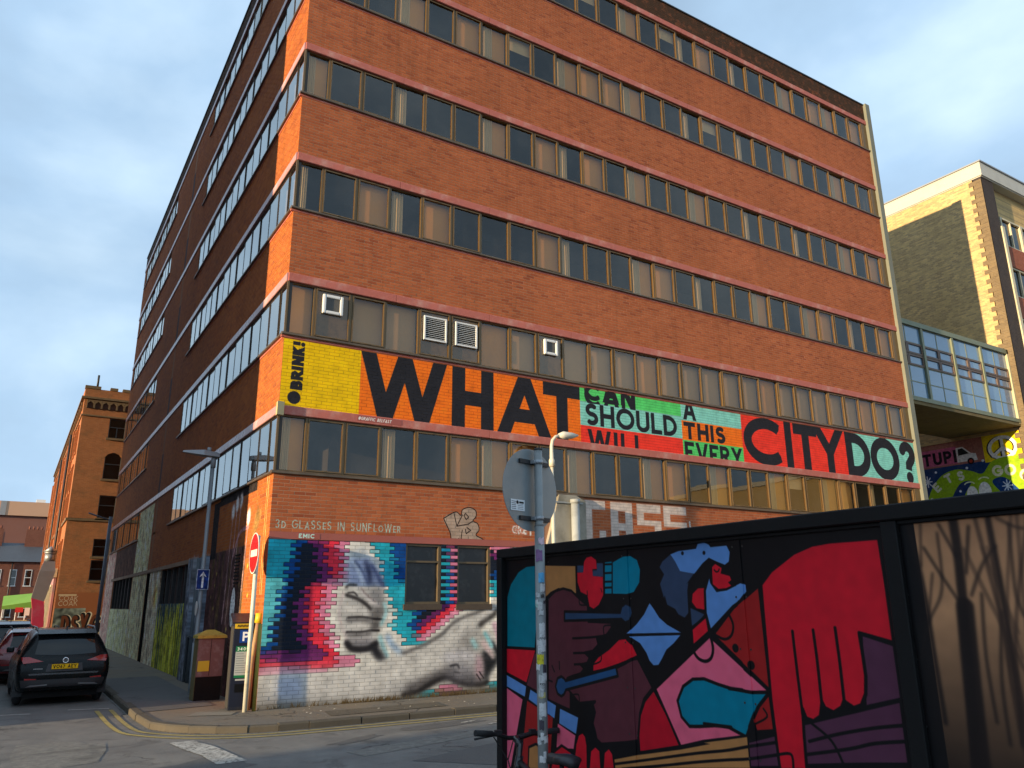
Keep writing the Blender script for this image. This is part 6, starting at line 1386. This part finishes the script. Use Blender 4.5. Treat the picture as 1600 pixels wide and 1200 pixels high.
# ------------------------------------------------------------------ parked cars
def crom(A, n):
    A = np.array(A, float); out = []
    for i in range(len(A)-1):
        a, b, c, d = A[max(i-1,0)], A[i], A[i+1], A[min(i+2,len(A)-1)]
        for k in range(n): t = k/n; out.append(.5*((2*b)+(c-a)*t+(2*a-5*b+4*c-d)*t*t+(3*b-a-3*c+d)*t**3))
    out.append(A[-1]); return np.array(out)
SUV = [(0.0,.44,.62,.82,.88,.70,.82,.78,.72),(.05,.36,.60,.93,.98,.80,.87,.83,.77),(.16,.31,.6,1.0,1.12,.85,.90,.865,.74),(.34,.29,.6,1.03,1.38,.87,.91,.875,.66),(.55,.28,.6,1.03,1.535,.88,.915,.88,.62),(1.1,.26,.6,1.02,1.585,.89,.92,.88,.62),(2.0,.25,.6,1.0,1.59,.89,.92,.88,.63),(2.7,.25,.6,.98,1.52,.89,.92,.88,.64),(3.2,.25,.6,.96,1.22,.89,.92,.88,.70),(3.45,.25,.6,.95,1.03,.89,.915,.87,.74),(4.0,.27,.58,.86,.93,.87,.9,.82,.68),(4.28,.32,.55,.74,.80,.8,.84,.76,.6),(4.38,.42,.55,.66,.70,.6,.66,.6,.5)]
HATCH = [(y*.95, zb_*.95, zm*.95, zbl*.93, zt*(.93), a, b, c, d) for (y,zb_,zm,zbl,zt,a,b,c,d) in SUV]
def car(name, label, loc, rz, prof, paint, plate, detail=True, group='cars parked along the kerb'):
    t_ = thing(name, label, 'car', loc, rz, group); S = crom(prof, 5); rings = []
    for (y, zb_, zm, zbl, zt, a, b, c, d) in S:
        half_ = np.array([(0,zb_),(a*.6,zb_),(a*.92,zb_+.01),(a,zb_+.1),(b,zm),(b,(zm+zbl)/2+.06),(c,zbl),((c+d)/2+.01,(zbl+zt)/2+.01),(d,zt-.045),(d*.8,zt-.012),(d*.4,zt),(0,zt+.004)])
        h = crom(half_, 2); full = [(x, y, z) for x, z in h]+[(-x, y, z) for x, z in h[::-1][1:-1]]; rings.append(full)
    n = len(rings[0]); m = MB(); V = [p for r_ in rings for p in r_]
    F_ = [(i*n+k, i*n+(k+1)%n, (i+1)*n+(k+1)%n, (i+1)*n+k) for i in range(len(rings)-1) for k in range(n)]
    F_ = [f[::-1] for f in F_]+[tuple(range(n)), tuple(range((len(rings)-1)*n, len(rings)*n))[::-1]]
    m.add(V, F_, 0, True); m.build('body', paint, t_)
    t_.scale = (.955,.955,.955)
    bvh = BVHTree.FromPolygons([Vector(v) for v in V], F_)
    def patch(nm, corners, mat, axis, parent=None, off=.006, nu=10, nv=4, bulge=0):
        """a skin patch thrown on to the body along axis: corners bl, br, tr, tl in the facing plane"""
        c = [np.array(q, float) for q in corners]; vs_ = []; mm = MB()
        for j in range(nv+1):
            for i in range(nu+1):
                u, v = i/nu, j/nv; p = (1-v)*((1-u)*c[0]+u*c[1])+v*((1-u)*c[3]+u*c[2]); p = p+np.array((0, bulge*math.sin(math.pi*u)*(v*2-1)))
                if axis == 'rear': o_, d_ = Vector((p[0], -2, p[1])), Vector((0,1,0))
                else: s_ = 1 if axis == 'right' else -1; o_, d_ = Vector((2*s_, p[0], p[1])), Vector((-s_,0,0))
                h = bvh.ray_cast(o_, d_); q = h[0] if h[0] is not None else o_+d_*2; vs_.append(q-d_*off)
        f = [(j*(nu+1)+i, j*(nu+1)+i+1, (j+1)*(nu+1)+i+1, (j+1)*(nu+1)+i) for j in range(nv) for i in range(nu)]
        if axis == 'left': f = [q[::-1] for q in f]
        mm.add(vs_, f, 0, True); return mm.build(nm, mat, parent or t_)
    k = .93 if prof is HATCH else 1
    MB().box((-.72,.25,.17),(.72,4.1,.32)).build('underbody', M_blk, t_)
    patch('rear_window', [(-.60,1.075*k),(.60,1.075*k),(.545,1.40*k),(-.545,1.40*k)], M_cglass, 'rear', bulge=.025, nu=14)
    for s_, ax in ((-1,'left'),(1,'right')):
        patch('side_window', [(.62,1.06*k),(1.45,1.05*k),(1.45,1.44*k),(.85,1.43*k)], M_cglass, ax); patch('side_window', [(1.52,1.05*k),(2.35,1.035*k),(2.35,1.45*k),(1.52,1.44*k)], M_cglass, ax); patch('side_window', [(2.42,1.035*k),(3.05,1.02*k),(2.62,1.43*k),(2.42,1.45*k)], M_cglass, ax)
    for s_ in (-1, 1):
        q = [(.42*s_,.93*k),(.80*s_,.90*k),(.86*s_,1.03*k),(.70*s_,1.03*k)]
        if s_ < 0: q = [q[1],q[0],q[3],q[2]]
        patch('tail_light', q, M_tail, 'rear', off=.012, nu=8, nv=3)
        patch('reflector', [(.52,.545*k),(.74,.56*k),(.74,.595*k),(.52,.58*k)] if s_ > 0 else [(-.74,.56*k),(-.52,.545*k),(-.52,.58*k),(-.74,.595*k)], M_tail, 'rear', off=.008, nu=4, nv=1)
        for wy in (.80*.97, 3.42*.96):
            wm_ = MB(); wm_.torus((s_*.79, wy, .345), (0,1,0), (0,0,1), .255, .092, 28, 8); wo_ = wm_.build('wheel', M_rub, t_)
            rm_ = MB(); rm_.cyl((s_*.74, wy, .335),(s_*.845, wy, .335), .22, n=24); rm_.build('rim', M_rim, wo_)
            am = MB(); cc = [(wy+.39*math.cos(a), .335+.39*math.sin(a)) for a in [math.pi*i/12 for i in range(13)]]+[(wy-.39,.2),(wy+.39,.2)]; am.prism(cc, 0, s_*.62, s_*.908); am.build('wheel_arch', M_blkp, t_)
    patch('bumper', [(-.78,.40*k),(.78,.40*k),(.82,.56*k),(-.82,.56*k)], M_blkp, 'rear', off=.012, nu=14)
    patch('bumper_trim', [(-.70,.415*k),(-.30,.44*k),(-.30,.46*k),(-.62,.455*k)], M_rim, 'rear', off=.018, nv=1); patch('bumper_trim', [(.30,.44*k),(.70,.415*k),(.62,.455*k),(.30,.46*k)], M_rim, 'rear', off=.018, nv=1)
    for s_ in (-1,1): 
        mr_ = MB(); mr_.box((s_*.90,2.62,1.02*k),(s_*1.06,2.72,1.15*k)); bevel(mr_.build('door_mirror', paint, t_), .03)
        ra = MB(); ra.tube([(s_*.575,.75,1.57*k),(s_*.585,.9,1.625*k),(s_*.59,2.3,1.63*k),(s_*.585,2.5,1.58*k)], .018, 8); ra.build('roof_rail', M_rim if detail else M_blkp, t_)
    m = MB(); m.prism([(.62,1.575*k),(.85,1.58*k),(.68,1.655*k),(.64,1.655*k)], 0, -.012, .012); m.build('aerial_fin', M_blkp, t_)
    m = MB(); m.prism([(.30,1.50*k),(.58,1.585*k),(.62,1.53*k)], 0, -.58, .58); m.build('spoiler', paint, t_)
    if plate:
        cvp = Canvas(0, 0, .52, .11, 500, (236,186,20)); text(cvp, plate, .03, .019, .072, .014, (18,16,14), .14, .76); cvp.line([(.004,.004),(.516,.004),(.516,.106),(.004,.106),(.004,.004)], .004, (30,26,20))
        hit = bvh.ray_cast(Vector((0,-2,.80)), Vector((0,1,0)))[0]; patch('plate_recess', [(-.36,.72),(.36,.72),(.33,.885),(-.33,.885)], plain('recess_grey', (.05,.052,.058), .5), 'rear', off=.004)
        decal('number_plate', cvp, 'plate_yellow', (-.26, hit.y-.03, .765), (1,0,0), (0,.0,1), .52, .11, t_, (.7,.5,.02))
        hit = bvh.ray_cast(Vector((0,-2,.90)), Vector((0,1,0)))[0]; m = MB(); m.torus((0, hit.y-.014, .945), (1,0,0), (0,.25,.97), .052, .012, 28, 8); m.box((-.066,hit.y-.03,.935),(.066,hit.y-.012,.957)); m.build('badge', M_chrome, t_)
        patch('chrome_strip', [(-.30,.892),(.30,.892),(.30,.91),(-.30,.91)], paint, 'rear', off=.02, nv=1); patch('model_script', [(-.60,.775),(-.42,.772),(-.42,.79),(-.60,.793)], plain('script_chrome', (.3,.3,.3), .4, .6), 'rear', off=.006, nv=1)
        patch('bumper_line', [(-.66,.655),(.66,.655),(.68,.69),(-.68,.69)], plain('gloss_trim', (.10,.105,.11), .25, .4), 'rear', off=.008, nv=1)
    return t_
M_cglass = plain('car_glass', (.006,.007,.008), .05, 0, .2, 2, spec=.45); M_tail = plain('tail_lamp_red', (.30,.012,.014), .15, 0, .2, 30, coat=.5); M_rim = plain('alloy_grey', (.3,.3,.31), .35, .7, .1, 5); M_chrome = plain('chrome', (.8,.8,.8), .12, 1, .03, 3)
car('parked_car', 'black hatchback with yellow plate VO67 AEY parked nearest at the kerb', (-3.0, 3.95, 0), R(1.5), SUV, plain('black_green_paint', (.004,.006,.007), .28, .0, .2, 2, coat=.1, spec=.2), 'VO67 AEY')
car('parked_car', 'dark red car parked in front of the black hatchback', (-3.42, 9.7, 0), R(1.5), HATCH, plain('red_paint', (.16,.012,.014), .25, .2, .2, 2, coat=1), None, False)
car('parked_car', 'dark car with a pale grey roof beyond the red one', (-4.0, 15.6, 0), R(2), SUV, plain('violet_grey_paint', (.11,.10,.13), .25, .3, .2, 2, coat=1), None, False)
car('parked_car', 'cream car farthest along the kerb under the green awning', (-4.7, 26, 0), R(2), HATCH, plain('cream_paint', (.5,.44,.32), .3, .1, .1, 2, coat=1), None, False)

# ------------------------------------------------------------------ bicycle leaning by the pole
bi = thing('bicycle', 'black mountain bike with a black saddle locked behind the stickered pole', 'bicycle', (-1.36, -11.98, .1), 0)
bi.rotation_euler = (0, R(3), R(-2))
M_bf = plain('bike_black', (.014,.014,.015), .35, .1, .2, 6, coat=.5)
def wheel(y):
    m = MB(); m.torus((0,y,.34), (0,1,0), (0,0,1), .315, .026, 40, 8); o = m.build('wheel', M_rub, bi); r_ = MB(); r_.torus((0,y,.34), (0,1,0), (0,0,1), .282, .011, 40, 6); r_.cyl((-.05,y,.34),(.05,y,.34), .022, n=12); r_.build('rim', M_blkp, o)
    s_ = MB()
    for k in range(18): a = 2*math.pi*k/18; s_.tube([(.02*(1 if k % 2 else -1), y+.02*math.cos(a), .34+.02*math.sin(a)),(0, y+.28*math.cos(a+.3), .34+.28*math.sin(a+.3))], .0014, 4)
    s_.build('spokes', M_steel, o)
wheel(0); wheel(1.06)
m = MB(); m.tube([(0,.42,.30),(0,.30,.83)], .018, 12); m.tube([(0,.42,.30),(0,.80,.80)], .023, 12); m.tube([(0,.31,.78),(0,.775,.92)], .020, 12); m.tube([(0,.77,.95),(0,.81,.79)], .026, 12)
for s_ in (-1,1): m.tube([(.02*s_,.42,.30),(.065*s_,0,.34)], .011, 8); m.tube([(.02*s_,.31,.78),(.065*s_,0,.34)], .010, 8)
m.build('frame', M_bf, bi)
m = MB()
for s_ in (-1,1): m.tube([(.065*s_,.80,.74),(.065*s_,1.06,.34)], .016, 10)
m.tube([(-.075,.80,.745),(.075,.80,.745)], .02, 10); m.tube([(0,.79,.79),(0,.765,1.03)], .019, 10); m.build('fork', M_bf, bi)
m = MB(); m.tube([(0,.765,1.01),(0,.83,1.05)], .022, 10); m.build('stem', M_bf, bi)
m = MB(); m.tube([(-.30,.80,1.09),(-.14,.83,1.075),(-.05,.84,1.05),(.05,.84,1.05),(.14,.83,1.075),(.30,.80,1.09)], .014, 12); hb_ = m.build('handlebar', M_bf, bi)
for s_ in (-1,1):
    g = MB(); g.tube([(.18*s_,.822,1.08),(.315*s_,.797,1.091)], .019, 12); g.build('grip', M_rub, hb_); l = MB(); l.tube([(.16*s_,.83,1.075),(.17*s_,.87,1.06),(.28*s_,.87,1.045)], .007, 8); l.box((.13*s_-.02,.815,1.07),(.13*s_+.02,.85,1.10)); l.build('brake_lever', M_blkp, hb_)
m = MB()
for s_ in (-1,1): m.tube([(.13*s_,.85,1.08),(.08*s_,.98,1.04),(.02,.95,.9),(.03,.86,.75)], .004, 6)
m.build('cable', M_rub, bi)
m = MB(); m.tube([(0,.30,.83),(0,.275,.985)], .014, 10); m.build('seat_post', M_blkp, bi)
sp_ = [(.02,.03,.0),(.06,.075,.012),(.12,.078,.014),(.17,.055,.006),(.22,.034,0),(.28,.026,-.004),(.31,.012,-.012)]; vs_ = []; n = 12
for (y, hw, dz) in sp_:
    for k in range(n): a = 2*math.pi*k/n; vs_.append((hw*math.cos(a), .12+y, 1.0+dz+(.028 if math.sin(a) > 0 else .035)*math.sin(a)))
m = MB(); m.add(vs_, [(i*n+k, i*n+(k+1)%n, (i+1)*n+(k+1)%n, (i+1)*n+k) for i in range(len(sp_)-1) for k in range(n)]+[tuple(range(n))[::-1], tuple(range((len(sp_)-1)*n, len(sp_)*n))], 0, True); m.build('saddle', plain('saddle_vinyl', (.03,.03,.033), .4, 0, .2, 8), bi)
m = MB(); m.torus((-.05,.42,.30), (0,1,0), (0,0,1), .085, .006, 24, 6); m.tube([(-.06,.42,.30),(-.07,.52,.18)], .011, 8); m.tube([(.06,.42,.30),(.07,.32,.42)], .011, 8); m.box((-.16,.49,.165),(-.08,.56,.195)); m.box((.08,.29,.405),(.16,.36,.435)); m.build('crank', M_blkp, bi)
m = MB(); m.torus((-.02,.33,.80), (1,0,0), (0,1,0), .10, .008, 24, 6); m.build('lock', M_blkp, bi)
